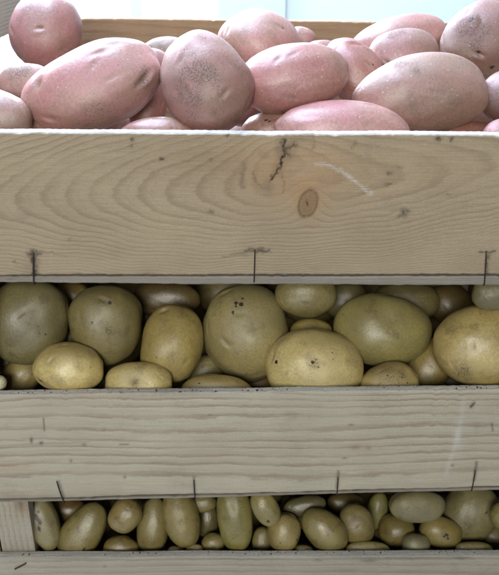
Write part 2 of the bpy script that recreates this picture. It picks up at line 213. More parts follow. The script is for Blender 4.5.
  [0.0457, 0.1913, 0.0865, 0.8654, 0.0581, -0.1032, 0.4869, 0.02, 0.0139, 0.0135],
  [-0.0274, 0.168, 0.0816, 0.2698, 0.0057, -0.0016, 0.9629, 0.0236, 0.0164, 0.0159],
  [0.0233, 0.1717, 0.1647, 0.5308, -0.0826, 0.0521, 0.8418, 0.0246, 0.0171, 0.0166],
  [0.1439, 0.1395, 0.1121, 0.9227, -0.0294, 0.0719, 0.3775, 0.0264, 0.0184, 0.0178],
  [0.1279, 0.0282, 0.0761, 0.178, -0.1, 0.0182, 0.9788, 0.0208, 0.0145, 0.014],
  [0.0895, 0.0533, 0.0794, 0.8666, -0.0317, 0.0555, 0.4948, 0.0254, 0.0176, 0.0171],
  [-0.0128, 0.0436, 0.0636, 0.0546, 0.2167, -0.0121, 0.9746, 0.0255, 0.0177, 0.0172],
  [0.113, 0.0857, 0.0994, 0.8035, -0.0266, 0.0361, 0.5935, 0.0229, 0.0159, 0.0154],
  [0.0862, 0.1771, 0.0508, 0.898, -0.0087, 0.0178, 0.4396, 0.0229, 0.016, 0.0155],
  [0.158, 0.1581, 0.0524, 0.1711, 0.0041, -0.0007, 0.9853, 0.0244, 0.017, 0.0165],
  [-0.1752, 0.1124, 0.1408, 0.3056, -0.1535, 0.05, 0.9384, 0.0194, 0.0135, 0.0131],
  [0.0471, 0.1586, 0.073, 0.8678, 0.0324, -0.0571, 0.4925, 0.0214, 0.0149, 0.0144],
  [0.1665, 0.1431, 0.1405, 0.9552, -0.0051, 0.0165, 0.2954, 0.022, 0.0153, 0.0148],
  [-0.2432, 0.0301, 0.0481, 0.0269, 0.1871, -0.0051, 0.982, 0.0192, 0.0134, 0.013],
  [-0.1919, 0.0414, 0.0518, 0.3047, -0.1373, 0.0444, 0.9415, 0.0231, 0.0161, 0.0156],
  [0.1312, 0.0631, 0.0819, 0.8303, 0.0584, -0.0887, 0.547, 0.0191, 0.0133, 0.0128],
  [-0.0402, 0.1661, 0.0511, 0.2763, -0.1537, 0.0448, 0.9477, 0.0225, 0.0157, 0.0152],
  [-0.2415, 0.1522, 0.0879, 0.6843, -0.1076, 0.1031, 0.7138, 0.0236, 0.0164, 0.0159],
  [0.1572, 0.1163, 0.0816, 0.8846, -0.0496, 0.0967, 0.4535, 0.0255, 0.0177, 0.0172],
  [0.2855, 0.0545, 0.0531, 0.9245, 0.066, -0.1875, 0.3253, 0.0197, 0.0137, 0.0133],
  [0.0484, 0.1627, 0.1417, 0.9014, -0.0742, 0.1712, 0.3907, 0.0217, 0.0151, 0.0146],
  [-0.1058, 0.1521, 0.1187, 0.865, -0.0924, 0.1732, 0.4617, 0.0235, 0.0164, 0.0159],
  [-0.1007, 0.1837, 0.0498, 0.1773, 0.24, -0.0446, 0.9534, 0.0227, 0.0158, 0.0153],
  [-0.0026, 0.1923, 0.0963, 0.8657, -0.0139, 0.0241, 0.4998, 0.023, 0.016, 0.0155],
  [0.279, 0.0847, 0.0502, 0.2497, 0.2281, -0.0607, 0.9391, 0.0216, 0.015, 0.0146],
  [0.2076, 0.1982, 0.0878, 0.8606, 0.0918, -0.1672, 0.4723, 0.0185, 0.0128, 0.0124],
  [-0.0256, 0.0863, 0.115, 0.9846, 0.0153, -0.1275, 0.1182, 0.0209, 0.0145, 0.0141],
  [-0.157, 0.0973, 0.0476, 0.1676, 0.1695, -0.0293, 0.9707, 0.0197, 0.0137, 0.0133],
  [0.281, 0.1742, 0.0964, 0.3941, 0.0173, -0.0074, 0.9189, 0.0218, 0.0152, 0.0147],
  [0.1901, 0.0475, 0.0898, 0.2082, -0.1774, 0.0384, 0.9611, 0.0214, 0.0149, 0.0144],
  [0.2114, 0.0869, 0.0957, 0.3318, -0.1248, 0.0444, 0.934, 0.0215, 0.0149, 0.0145],
  [-0.0399, 0.1822, 0.1181, 0.8791, 0.0612, -0.1176, 0.4577, 0.0258, 0.0179, 0.0174],
  [0.0143, 0.1268, 0.153, 0.6172, -0.1104, 0.088, 0.774, 0.0257, 0.0179, 0.0173],
  [-0.06, 0.096, 0.123, 0.7492, 0.083, -0.0956, 0.6501, 0.0244, 0.017, 0.0165],
  [0.2006, 0.1909, 0.0534, 0.8262, 0.1232, -0.1986, 0.5127, 0.0251, 0.0174, 0.0169],
  [0.0232, 0.0831, 0.051, 0.2302, -0.1036, 0.0246, 0.9673, 0.0226, 0.0157, 0.0152],
  [0.0687, 0.119, 0.1176, 0.5063, 0.198, -0.1207, 0.8306, 0.0255, 0.0177, 0.0172],
  [-0.2414, 0.1655, 0.1327, 0.7687, -0.0475, 0.0574, 0.6353, 0.02, 0.0139, 0.0135],
  [0.1157, 0.1962, 0.0657, 0.5431, -0.0099, 0.0064, 0.8396, 0.0241, 0.0168, 0.0162],
  [-0.0239, 0.1345, 0.0851, 0.9904, 0.0028, -0.0205, 0.1366, 0.0217, 0.0151, 0.0146],
  [-0.2187, 0.1053, 0.0525, 0.9267, 0.0321, -0.0815, 0.3653, 0.0264, 0.0184, 0.0178],
  [0.1352, 0.0404, 0.0493, 0.3372, 0.0387, -0.0139, 0.9405, 0.0247, 0.0172, 0.0166],
  [-0.1169, 0.0738, 0.0598, 0.4415, 0.07, -0.0346, 0.8938, 0.0235, 0.0164, 0.0159],
  [-0.0822, 0.1675, 0.0766, 0.4212, -0.1295, 0.0609, 0.8956, 0.0224, 0.0156, 0.0151],
  [-0.1644, 0.1638, 0.1315, 0.587, -0.1668, 0.1252, 0.7823, 0.0213, 0.0148, 0.0143],
  [-0.1285, 0.1991, 0.1253, 0.4707, -0.1736, 0.0951, 0.8598, 0.0225, 0.0156, 0.0151],
  [-0.0554, 0.0737, 0.0924, 0.2921, -0.1796, 0.0559, 0.9377, 0.0235, 0.0164, 0.0159],
  [-0.1714, 0.0908, 0.0783, 0.7949, 0.1272, -0.1788, 0.5656, 0.0252, 0.0175, 0.017],
  [0.0247, 0.1551, 0.1161, 0.358, -0.2259, 0.0897, 0.9016, 0.0222, 0.0154, 0.015],
  [0.0763, 0.1618, 0.1552, 0.9688, -0.0121, 0.2426, 0.0485, 0.02, 0.0139, 0.0135],
  [0.0418, 0.1203, 0.0495, 0.7364, -0.047, 0.0514, 0.673, 0.0242, 0.0169, 0.0163],
  [-0.0124, 0.1898, 0.0472, 0.9982, 0.0017, -0.0474, 0.0361, 0.0211, 0.0147, 0.0142],
  [0.1475, 0.0727, 0.0604, 0.7568, -0.0299, 0.0347, 0.652, 0.0196, 0.0136, 0.0132],
  [-0.04, 0.0327, 0.0911, 0.9563, 0.0402, -0.2424, 0.1586, 0.023, 0.016, 0.0155],
  [0.0651, 0.1554, 0.1016, 0.9728, -0.013, 0.2242, 0.0563, 0.0264, 0.0184, 0.0178],
  [0.208, 0.1304, 0.0703, 0.761, -0.064, 0.076, 0.6411, 0.0243, 0.0169, 0.0163],
  [-0.0283, 0.1477, 0.1115, 0.6584, -0.0876, 0.0775, 0.7435, 0.0184, 0.0128, 0.0124],
  [-0.202, 0.1343, 0.1453, 0.7831, -0.1178, 0.1563, 0.5904, 0.0237, 0.0165, 0.016],
  [0.1779, 0.0903, 0.1056, 0.8209, -0.0381, 0.0552, 0.5671, 0.0229, 0.0159, 0.0154],
  [-0.1734, 0.1397, 0.071, 0.8674, 0.102, -0.199, 0.4446, 0.0194, 0.0135, 0.0131],
  [-0.0135, 0.0783, 0.0482, 0.6928, -0.1263, 0.1251, 0.6989, 0.0205, 0.0143, 0.0138],
  [0.2706, 0.1907, 0.0694, 0.5134, -0.1008, 0.0609, 0.85, 0.0204, 0.0142, 0.0137],
  [-0.1315, 0.1173, 0.0608, 0.5641, 0.171, -0.1207, 0.7987, 0.0197, 0.0137, 0.0133],
  [0.1418, 0.1785, 0.1232, 0.9139, 0.0174, -0.0394, 0.4036, 0.0221, 0.0154, 0.0149],
  [-0.145, 0.0475, 0.0512, 0.9856, 0.0066, -0.0399, 0.1643, 0.0246, 0.0171, 0.0166],
  [0.2457, 0.0407, 0.0505, 0.9128, -0.0262, 0.0594, 0.4031, 0.0232, 0.0162, 0.0157],
  [0.28, 0.1385, 0.0797, 0.9831, 0.0121, -0.1686, 0.0706, 0.0186, 0.013, 0.0126],
  [0.0577, 0.0921, 0.1359, 0.3074, -0.0189, 0.0061, 0.9514, 0.0235, 0.0163, 0.0158],
  [0.252, 0.1601, 0.0843, 0.1927, 0.142, -0.0282, 0.9705, 0.0202, 0.0141, 0.0136],
  [-0.2214, 0.1936, 0.0526, 0.5922, -0.1581, 0.1199, 0.781, 0.0264, 0.0184, 0.0178],
  [0.0068, 0.1039, 0.1285, 0.3979, 0.093, -0.0406, 0.9118, 0.02, 0.0139, 0.0135],
  [-0.1968, 0.1874, 0.0906, 0.9368, -0.0582, 0.1889, 0.2886, 0.0188, 0.0131, 0.0127],
  [0.2044, 0.0988, 0.0478, 0.8797, 0.0331, -0.0619, 0.4702, 0.0223, 0.0155, 0.015],
  [-0.0916, 0.1307, 0.0468, 0.8632, -0.1061, 0.2036, 0.4497, 0.019, 0.0132, 0.0128],
  [0.1687, 0.1996, 0.0561, 0.8413, -0.0355, 0.0556, 0.5366, 0.0228, 0.0159, 0.0154],
  [-0.2249, 0.1877, 0.0847, 0.567, 0.12, -0.0839, 0.8106, 0.0188, 0.0131, 0.0127],
  [-0.1215, 0.1807, 0.1019, 0.0762, -0.2203, 0.0173, 0.9723, 0.0212, 0.0148, 0.0143],
  [0.277, 0.1104, 0.099, 0.9745, 0.0023, -0.01, 0.2242, 0.023, 0.016, 0.0155],
  [0.1719, 0.1768, 0.1079, 0.0521, -0.1089, 0.0057, 0.9927, 0.02, 0.0139, 0.0135],
  [-0.1782, 0.1134, 0.111, 0.5344, 0.0788, -0.0501, 0.8401, 0.0223, 0.0155, 0.0151],
  [0.0989, 0.1863, 0.0942, 0.9898, -0.0093, 0.1189, 0.0776, 0.0207, 0.0144, 0.0139],
  [-0.1353, 0.1234, 0.1313, 0.2148, 0.1219, -0.027, 0.9686, 0.0213, 0.0148, 0.0144],
  [0.0997, 0.099, 0.0727, 0.8965, 0.0567, -0.1202, 0.4227, 0.0205, 0.0142, 0.0138],
  [0.1778, 0.1529, 0.0911, 0.8994, -0.0424, 0.0897, 0.4256, 0.0223, 0.0155, 0.0151],
  [0.0246, 0.1105, 0.1067, 0.1477, -0.1262, 0.019, 0.9808, 0.0212, 0.0148, 0.0143],
  [0.224, 0.1071, 0.1273, 0.9843, -0.0154, 0.1362, 0.1114, 0.0224, 0.0156, 0.0151],
  [0.2828, 0.1103, 0.0686, 0.5537, -0.1112, 0.0749, 0.8218, 0.0195, 0.0136, 0.0132],
  [0.2436, 0.1995, 0.0512, 0.7193, 0.0715, -0.0748, 0.687, 0.0241, 0.0167, 0.0162],
  [-0.1231, 0.1716, 0.1516, 0.9231, -0.0583, 0.155, 0.347, 0.0199, 0.0138, 0.0134],
  [-0.0677, 0.139, 0.1033, 0.4981, 0.1765, -0.1044, 0.8425, 0.0199, 0.0139, 0.0134],
  [0.042, 0.0936, 0.0777, 0.2897, 0.2186, -0.0681, 0.9293, 0.0233, 0.0162, 0.0157],
  [0.0597, 0.1269, 0.15, 0.9627, 0.037, -0.2021, 0.1762, 0.0188, 0.0131, 0.0127],
  [0.0374, 0.0526, 0.0666, 0.6405, 0.0378, -0.0316, 0.7664, 0.0195, 0.0136, 0.0132],
  [-0.0723, 0.1279, 0.0756, 0.2816, -0.0437, 0.0128, 0.9584, 0.0207, 0.0144, 0.0139],
  [-0.234, 0.0656, 0.0997, 0.8285, -0.0516, 0.0775, 0.5523, 0.0193, 0.0134, 0.013],
 ],
}


# ------------------------------------------------------------------ helpers
def tag(o, label=None, cat=None, group=None, kind=None):
    if label: o['label'] = label
    if cat: o['category'] = cat
    if group: o['group'] = group
    if kind: o['kind'] = kind
    return o

def empty(name, loc, label, cat, group=None):
    o = bpy.data.objects.new(name, None); COL.objects.link(o)
    o.location = loc; o.empty_display_size = .05
    return tag(o, label, cat, group)

def mesh_obj(name, verts, faces, mat, parent=None, smooth=False, attrs=None):
    me = bpy.data.meshes.new(name)
    me.from_pydata([tuple(v) for v in verts], [], faces)
    me.materials.append(mat)
    if attrs:
        for k, a in attrs.items():
            at_ = me.attributes.new(k, 'FLOAT', 'POINT')
            at_.data.foreach_set('value', np.asarray(a, dtype=np.float32))
    if smooth:
        me.polygons.foreach_set('use_smooth', [True] * len(me.polygons))
    me.update()
    o = bpy.data.objects.new(name, me); COL.objects.link(o)
    if parent:
        o.parent = parent
        o.matrix_parent_inverse = Matrix.Translation(parent.location).inverted()
    return o

def sinnoise(p, seed, freq, n=6):
    """smooth pseudo noise from a sum of random plane waves; p is (N,3)"""
    r = np.random.RandomState(seed)
    out = np.zeros(len(p))
    for i in range(n):
        k = r.normal(size=3); k /= np.linalg.norm(k); k *= freq * r.uniform(.6, 1.6)
        out += np.sin(p @ k + r.uniform(0, 6.28))
    return out / math.sqrt(n)

# ------------------------------------------------------------------ node helpers
class NT:
    def __init__(s, name):
        s.m = bpy.data.materials.new(name); s.m.use_nodes = True
        s.t = s.m.node_tree; s.t.nodes.clear()
        s.out = s.n('ShaderNodeOutputMaterial')
    def n(s, typ, **kw):
        nd = s.t.nodes.new(typ)
        for k, v in kw.items():
            setattr(nd, k, v)
        return nd
    def l(s, a, b): s.t.links.new(a, b)
    def put(s, sock, v):
        if isinstance(v, bpy.types.NodeSocket): s.l(v, sock)
        else: sock.default_value = v
    def math(s, op, a, b=0.0, c=None, clamp=False):
        nd = s.n('ShaderNodeMath', operation=op); nd.use_clamp = clamp
        s.put(nd.inputs[0], a); s.put(nd.inputs[1], b)
        if c is not None: s.put(nd.inputs[2], c)
        return nd.outputs[0]
    def ramp(s, v, lo, hi, smooth=True):
        nd = s.n('ShaderNodeMapRange'); nd.interpolation_type = 'SMOOTHSTEP' if smooth else 'LINEAR'
        s.put(nd.inputs['Value'], v); nd.inputs['From Min'].default_value = lo; nd.inputs['From Max'].default_value = hi
        return nd.outputs[0]
    def mix(s, f, a, b, mode='MIX'):
        nd = s.n('ShaderNodeMix', data_type='RGBA', blend_type=mode)
        s.put(nd.inputs[0], f)
        for i, v in ((6, a), (7, b)):
            if isinstance(v, tuple): v = (*v[:3], 1)
            s.put(nd.inputs[i], v)
        return nd.outputs[2]
    def noise(s, vec, scale, detail=2, rough=.5, dist=0):
        nd = s.n('ShaderNodeTexNoise'); s.put(nd.inputs['Vector'], vec)
        nd.inputs['Scale'].default_value = scale; nd.inputs['Detail'].default_value = detail
        nd.inputs['Roughness'].default_value = rough; nd.inputs['Distortion'].default_value = dist
        return nd.outputs['Fac']
    def voro(s, vec, scale, rnd=1.0):
        nd = s.n('ShaderNodeTexVoronoi'); s.put(nd.inputs['Vector'], vec)
        nd.inputs['Scale'].default_value = scale; nd.inputs['Randomness'].default_value = rnd
        return nd.outputs['Distance']
    def vmath(s, op, a, b):
        nd = s.n('ShaderNodeVectorMath', operation=op); s.put(nd.inputs[0], a); s.put(nd.inputs[1], b)
        return nd.outputs[0]
    def attr(s, name): return s.n('ShaderNodeAttribute', attribute_name=name).outputs['Fac']
    def coord(s): return s.n('ShaderNodeTexCoord').outputs['Object']
    def principled(s, col, rough, bump=None, bdist=.0005, bstr=1.0, spec=.4, sss=None):
        b = s.n('ShaderNodeBsdfPrincipled')
        s.put(b.inputs['Base Color'], (*col, 1) if isinstance(col, tuple) else col)
        s.put(b.inputs['Roughness'], rough)
        b.inputs['Specular IOR Level'].default_value = spec
        if bump is not None:
            bn = s.n('ShaderNodeBump'); s.put(bn.inputs['Height'], bump)
            bn.inputs['Distance'].default_value = bdist; bn.inputs['Strength'].default_value = bstr
            s.l(bn.outputs[0], b.inputs['Normal'])
        if sss:
            b.inputs['Subsurface Weight'].default_value = sss[0]
            b.inputs['Subsurface Radius'].default_value = sss[1]
            b.inputs['Subsurface Scale'].default_value = sss[2]
        s.l(b.outputs[0], s.out.inputs[0])
        return b

# ------------------------------------------------------------------ wood
def wood_face(name, light, dark, amt, warmcol=(.42, .25, .12), sawn=0.0, fibre=.16):
    """sawn softwood; growth rings come from the 'ring' attribute of the board"""
    s = NT(name); co = s.coord()
    fib = s.noise(s.vmath('MULTIPLY', co, (14, 300, 900)), 1, 3, .6)
    fib2 = s.noise(s.vmath('MULTIPLY', co, (45, 900, 2600)), 1, 2, .6)
    big = s.noise(co, 14, 3, .55)
    ring = s.math('ADD', s.attr('ring'), s.math('MULTIPLY', s.noise(s.vmath('MULTIPLY', co, (26, 60, 150)), 1, 4, .65), .75))
    fr = s.math('FRACT', ring)
    up = s.ramp(fr, .40, .84); dn = s.ramp(fr, 1.0, .86)
    line = s.math('MULTIPLY', up, dn)
    fr2 = s.math('FRACT', s.math('MULTIPLY', ring, 2.0)); line2 = s.math('MULTIPLY', s.ramp(fr2, .45, .8), s.ramp(fr2, 1.0, .82))
    line = s.math('MAXIMUM', line, s.math('MULTIPLY', line2, .30))
    fade = s.ramp(s.noise(s.vmath('MULTIPLY', co, (9, 60, 40)), 1, 2, .5), .30, .62)
    line = s.math('MULTIPLY', line, s.math('ADD', s.math('MULTIPLY', fade, .65), .35))
    col = s.mix(s.math('MULTIPLY', line, amt), light, dark)
    col = s.mix(s.math('MULTIPLY', s.attr('warm'), .75), col, warmcol)
    v = s.math('ADD', s.math('MULTIPLY', s.ramp(fib, .25, .75), fibre), 1 - fibre * .5)
    v = s.math('MULTIPLY', v, s.math('ADD', s.math('MULTIPLY', s.ramp(fib2, .3, .7), .12), .94))
    v = s.math('MULTIPLY', v, s.math('ADD', s.math('MULTIPLY', big, .34), .83))
    if sawn:
        sw = s.noise(s.vmath('MULTIPLY', co, (620, 100, 22)), 1, 2, .6)
        v = s.math('MULTIPLY', v, s.math('ADD', s.math('MULTIPLY', s.ramp(sw, .3, .7), sawn), 1 - sawn * .5))
    v = s.math('MULTIPLY', v, s.math('ADD', s.math('MULTIPLY', s.noise(co, 850, 3, .7), .44), .78))
    comb = s.n('ShaderNodeCombineColor'); [s.l(v, comb.inputs[i]) for i in range(3)]
    col = s.mix(1.0, col, comb.outputs[0], 'MULTIPLY')
    # grime that sits in soft patches, and dark pin specks
    gr = s.math('MULTIPLY', s.ramp(s.noise(co, 38, 4, .65), .56, .74), .22)
    col = s.mix(gr, col, (.20, .17, .13))
    sp = s.math('MULTIPLY', s.ramp(s.noise(co, 520, 1, .5), .735, .79), s.ramp(s.noise(co, 30, 2, .5), .50, .62))
    col = s.mix(s.math('MULTIPLY', sp, .55), col, (.08, .06, .05))
    hair = s.math('MULTIPLY', s.ramp(s.noise(s.vmath('MULTIPLY', co, (1400, 500, 500)), 1, 1, .5), .68, .78), .35)
    col = s.mix(hair, col, (.62, .58, .52))
    col = s.mix(s.math('MULTIPLY', s.attr('pale'), s.ramp(fib2, .25, .6)), col, (.74, .76, .76))
    brk = s.ramp(s.noise(co, 420, 3, .6), .30, .55)
    st = s.math('MULTIPLY', s.attr('stain_shade'), s.math('ADD', s.math('MULTIPLY', brk, .35), .65), clamp=True)  # real stains, plus the shade painted on the lower boards' top edges
    col = s.mix(st, col, (.028, .024, .022))
    h = s.math('ADD', s.math('MULTIPLY', fib2, .6), s.math('MULTIPLY', line, -.5))
    h = s.math('ADD', h, s.math('MULTIPLY', fib, .5))
    h = s.math('SUBTRACT', h, s.math('MULTIPLY', s.attr('stain_shade'), .8))
    s.principled(col, .82, h, .0003, .7, spec=.2)
    return s.m

def seg_dist(u, v, pts):
    d = np.full(u.shape, 1e9)
    for (x0, y0), (x1, y1) in zip(pts[:-1], pts[1:]):
        dx, dy = x1 - x0, y1 - y0; L = dx * dx + dy * dy + 1e-9
        t = np.clip(((u - x0) * dx + (v - y0) * dy) / L, 0, 1)
        d = np.minimum(d, np.hypot(u - x0 - t * dx, v - y0 - t * dy))
    return d

def blob(u, v, cx, cy, rx, ry, rot=0):
    c, s_ = math.cos(math.radians(rot)), math.sin(math.radians(rot))
    du, dv = u - cx, v - cy
    return np.exp(-((du * c + dv * s_) / rx) ** 2 - ((-du * s_ + dv * c) / ry) ** 2)

def board(name, mat, parent, x0, x1, rim, bot, y0, y1, patf, step=.0009, seed=1, wob=.0004):
    """long sawn board in the xz plane; rim / bot give its z at both ends; patf(x, t) -> attributes"""
    nx = max(8, int((x1 - x0) / step)); h = ((rim[0] + rim[1]) - (bot[0] + bot[1])) / 2
    nz = max(6, int(h / step)); th = y1 - y0; r = min(.0014, th * .2)
    # cross section, going up the front face, over the top, down the back and under: (y, t, kind)
    sec = [(y0, r / h + (1 - 2 * r / h) * k / nz) for k in range(nz + 1)]
    sec += [(y0 + r * .3, 1 - .3 * r / h), (y0 + r, 1.0)]
    for k in range(1, 6): sec.append((y0 + r + (th - 2 * r) * k / 5, 1.0))
    sec += [(y1 - .3 * r, 1 - .3 * r / h)] + [(y1, 1 - r / h - (1 - 2 * r / h) * k / 12) for k in range(13)]
    sec += [(y1 - r, 0.0), (y0 + r, 0.0)]
    ns = len(sec); S = np.array(sec)
    X = np.linspace(x0, x1, nx + 1)
    xx = np.repeat(X, ns); yy = np.tile(S[:, 0], nx + 1); tt = np.tile(S[:, 1], nx + 1)
    f = (xx - x0) / (x1 - x0)
    zb = bot[0] + (bot[1] - bot[0]) * f; zt = rim[0] + (rim[1] - rim[0]) * f
    P1 = np.stack([xx, yy * 0, yy * 0], 1)
    zt = zt + wob * sinnoise(P1, seed, 60) * .7 + wob * .35 * sinnoise(np.stack([xx, yy * 3, yy * 0], 1), seed + 1, 900)
    rc = np.random.RandomState(seed + 9)
    for _ in range(26):
        zt = zt - rc.uniform(.0002, .0009) * np.exp(-((xx - rc.uniform(x0, x1)) / rc.uniform(.0008, .004)) ** 2) * (yy < y0 + .006 * rc.uniform(.3, 1.6))
    zb = zb + wob * sinnoise(P1, seed + 5, 60) + wob * .6 * sinnoise(P1, seed + 6, 600)
    zz = zb + (zt - zb) * tt
    Pn = np.stack([xx, yy * 0, zz], 1)
    yy = yy + .0004 * sinnoise(Pn * np.array([.3, 1, 1]), seed + 2, 60)
    a = patf(xx, tt, yy - y0)
    verts = np.stack([xx, yy, zz], 1)
    faces = []
    for i in range(nx):
        b0 = i * ns; b1 = b0 + ns
        for k in range(ns):
            k2 = (k + 1) % ns
            faces.append((b0 + k, b1 + k, b1 + k2, b0 + k2))
    faces.append(tuple(range(ns))); faces.append(tuple(nx * ns + k for k in reversed(range(ns))))
    return mesh_obj(name, verts, faces, mat, parent, smooth=False, attrs=a)

def plain_pat(pitch, seed, tilt=0.0):
    def f(x, t, y):
        P = np.stack([x, t * .1, y], 1)
        ring = t * .12 / pitch + tilt * x / pitch + 1.2 * sinnoise(P * np.array([.35, 3, 1]), seed, 12) + y / .004
        z = np.zeros_like(x)
        st = np.zeros_like(x)
        r = np.random.RandomState(seed)
        for k in range(5):
            st = np.maximum(st, .5 * np.exp(-((x - r.uniform(-.28, .32)) / .004) ** 2 - ((t - r.uniform(0, 1)) / .03) ** 2))
        return dict(ring=ring, stain_shade=st, warm=z, pale=z)
    return f

def pat_top(x, t, y):
    u = 249.5 + x / (.000880 - .000075 * t); v = 279 - 149 * t
    v0 = 199 - 34 * np.clip((u - 40) / 420, 0, 1.1)
    dv = v - v0 + 2.5 * np.sin(u / 37.0) + 1.5 * np.sin(u / 13.0 + v / 19.)
    A = np.where(dv > 0, .0019, .0014)
    du = u - 300
    B = np.where(du < 0, 1 / 25., 1 / 44.)
    f = A * dv ** 2 + B * (np.sqrt(du ** 2 + 50 ** 2) - 50)
    # knots push the rings aside
    f = f + 2.4 * blob(u, v, 308, 201, 17, 21) - 1.6 * blob(u, v, 283, 150, 32, 26) + .8 * blob(u, v, 404, 211, 12, 9)
    P = np.stack([u * .02, v * .05, y * 0], 1)
    f = f + .16 * sinnoise(P, 3, 1.6) + y / .004
    k2 = (((u - 308) * 1.25 + (v - 201) * .25) ** 2 + ((v - 201) * .8) ** 2) ** .5
    st = np.zeros_like(u)
    Pw = np.stack([u, v, y * 0], 1)
    u0, v0 = u, v
    u = u + 1.0 * sinnoise(Pw, 77, .45) + .8 * sinnoise(Pw, 78, 1.3); v = v + .8 * sinnoise(Pw, 79, .5) + .5 * sinnoise(Pw, 80, 1.4)
    def mx(a): nonlocal st; st = np.maximum(st, a)
    mx(.58 * np.exp(-((k2 - 11.0) / 1.9) ** 2)); mx(.36 / (1 + np.exp((k2 - 11) / .8))); mx(.22 * np.exp(-((k2 - 6) / 1.6) ** 2))
    mx(.95 * np.exp(-((u0 - 307 - (v0 - 201) * .3) / 1.7) ** 2 - ((v0 - 201) / 4.5) ** 2))
    for pts, w, s_ in (([(287, 137), (283, 143), (285, 150), (281, 156), (282, 163), (278, 168), (273, 175)], 1.4, 1.2),
                       ([(283, 147), (289, 145), (296, 141)], 2.2, .75), ([(284, 138), (285, 150)], 3.2, .75), ([(276, 167), (270, 178)], .9, .6), ([(285, 150), (292, 153)], .9, .9), ([(284, 142), (280, 139)], 1.3, .7),
                       ([(283, 168), (284, 190)], .8, .35), ([(244, 160), (241, 170), (243, 184)], 3.0, .38),
                       ([(252, 168), (256, 178), (263, 185), (270, 186)], 1.6, .35),
                       ([(313, 131), (313, 145)], 1.2, .3), ([(352, 145), (356, 138)], 2, .3),
                       ([(34, 254), (35, 284)], 3.6, .85), ([(30, 255), (42, 254)], 2.2, .7), ([(44, 254), (66, 257)], .9, .28),
                       ([(243, 252), (271, 252)], 1.7, .7), ([(249, 251), (262, 251)], 2.2, .6), ([(243, 254), (222, 259)], 1.6, .35),
                       ([(480, 253), (493, 253)], 1.2, .8), ([(487, 254), (485, 284)], 1.6, .55)):
        mx(s_ * np.exp(-(seg_dist(u, v, pts) / w) ** 2))
    for cx, cy, rx, ry, s_ in ((285, 146, 9, 12, .50), (279, 165, 6, 5, .35), (292, 141, 8, 5, .4), (300, 135, 14, 5, .25), (162, 156, 2.2, 2, .9), (132, 138, 2.2, 2, .7), (131, 143, 2, 1.6, .6), (228, 133, 2.4, 2, .8),
                               (211, 157, 3, 3, .4), (211, 210, 4, 2.5, .5), (404, 211, 3, 4.2, .85), (409, 209, 2.5, 2, .7), (400, 214, 3, 2, .5),
                               (439, 136, 3, 1.6, 1.), (452, 136, 2.0, 2.2, 1.), (390, 170, 3.2, 2.4, .6), (399, 164, 3, 2, .35), (389, 181, 3, 1.8, .65),
                               (449, 192, 4, 1.4, .4), (17, 264, 2, 2, .6), (240, 255, 8, 3, .35), (243, 128, 12, 9, .28), (215, 160, 40, 28, .16),
                               (268, 182, 7, 8, .30), (150, 283, 9, 6, .5), (30, 275, 9, 12, .22), (70, 240, 3, 2, .3), (262, 150, 6, 5, .2)):
        mx(s_ * blob(u, v, cx, cy, rx, ry))
    warm = np.clip(.75 * blob(u, v, 300, 170, 58, 34) + .95 * blob(u, v, 308, 201, 13, 15) + .25 * blob(u, v, 225, 155, 70, 24) + .15 * blob(u, v, 420, 165, 60, 25), 0, 1)
    warm = warm * (1 - .55 * blob(u, v, 300, 165, 14, 10))
    pale = .42 * np.exp(-(seg_dist(u, v, [(316, 160), (330, 162), (343, 168), (356, 178), (371, 191)]) / 1.8) ** 2)
    pale = np.maximum(pale, np.where((t > .985) & (y < .012), .9, 0))
    return dict(ring=f, stain_shade=np.clip(st, 0, 1), warm=warm, pale=pale)

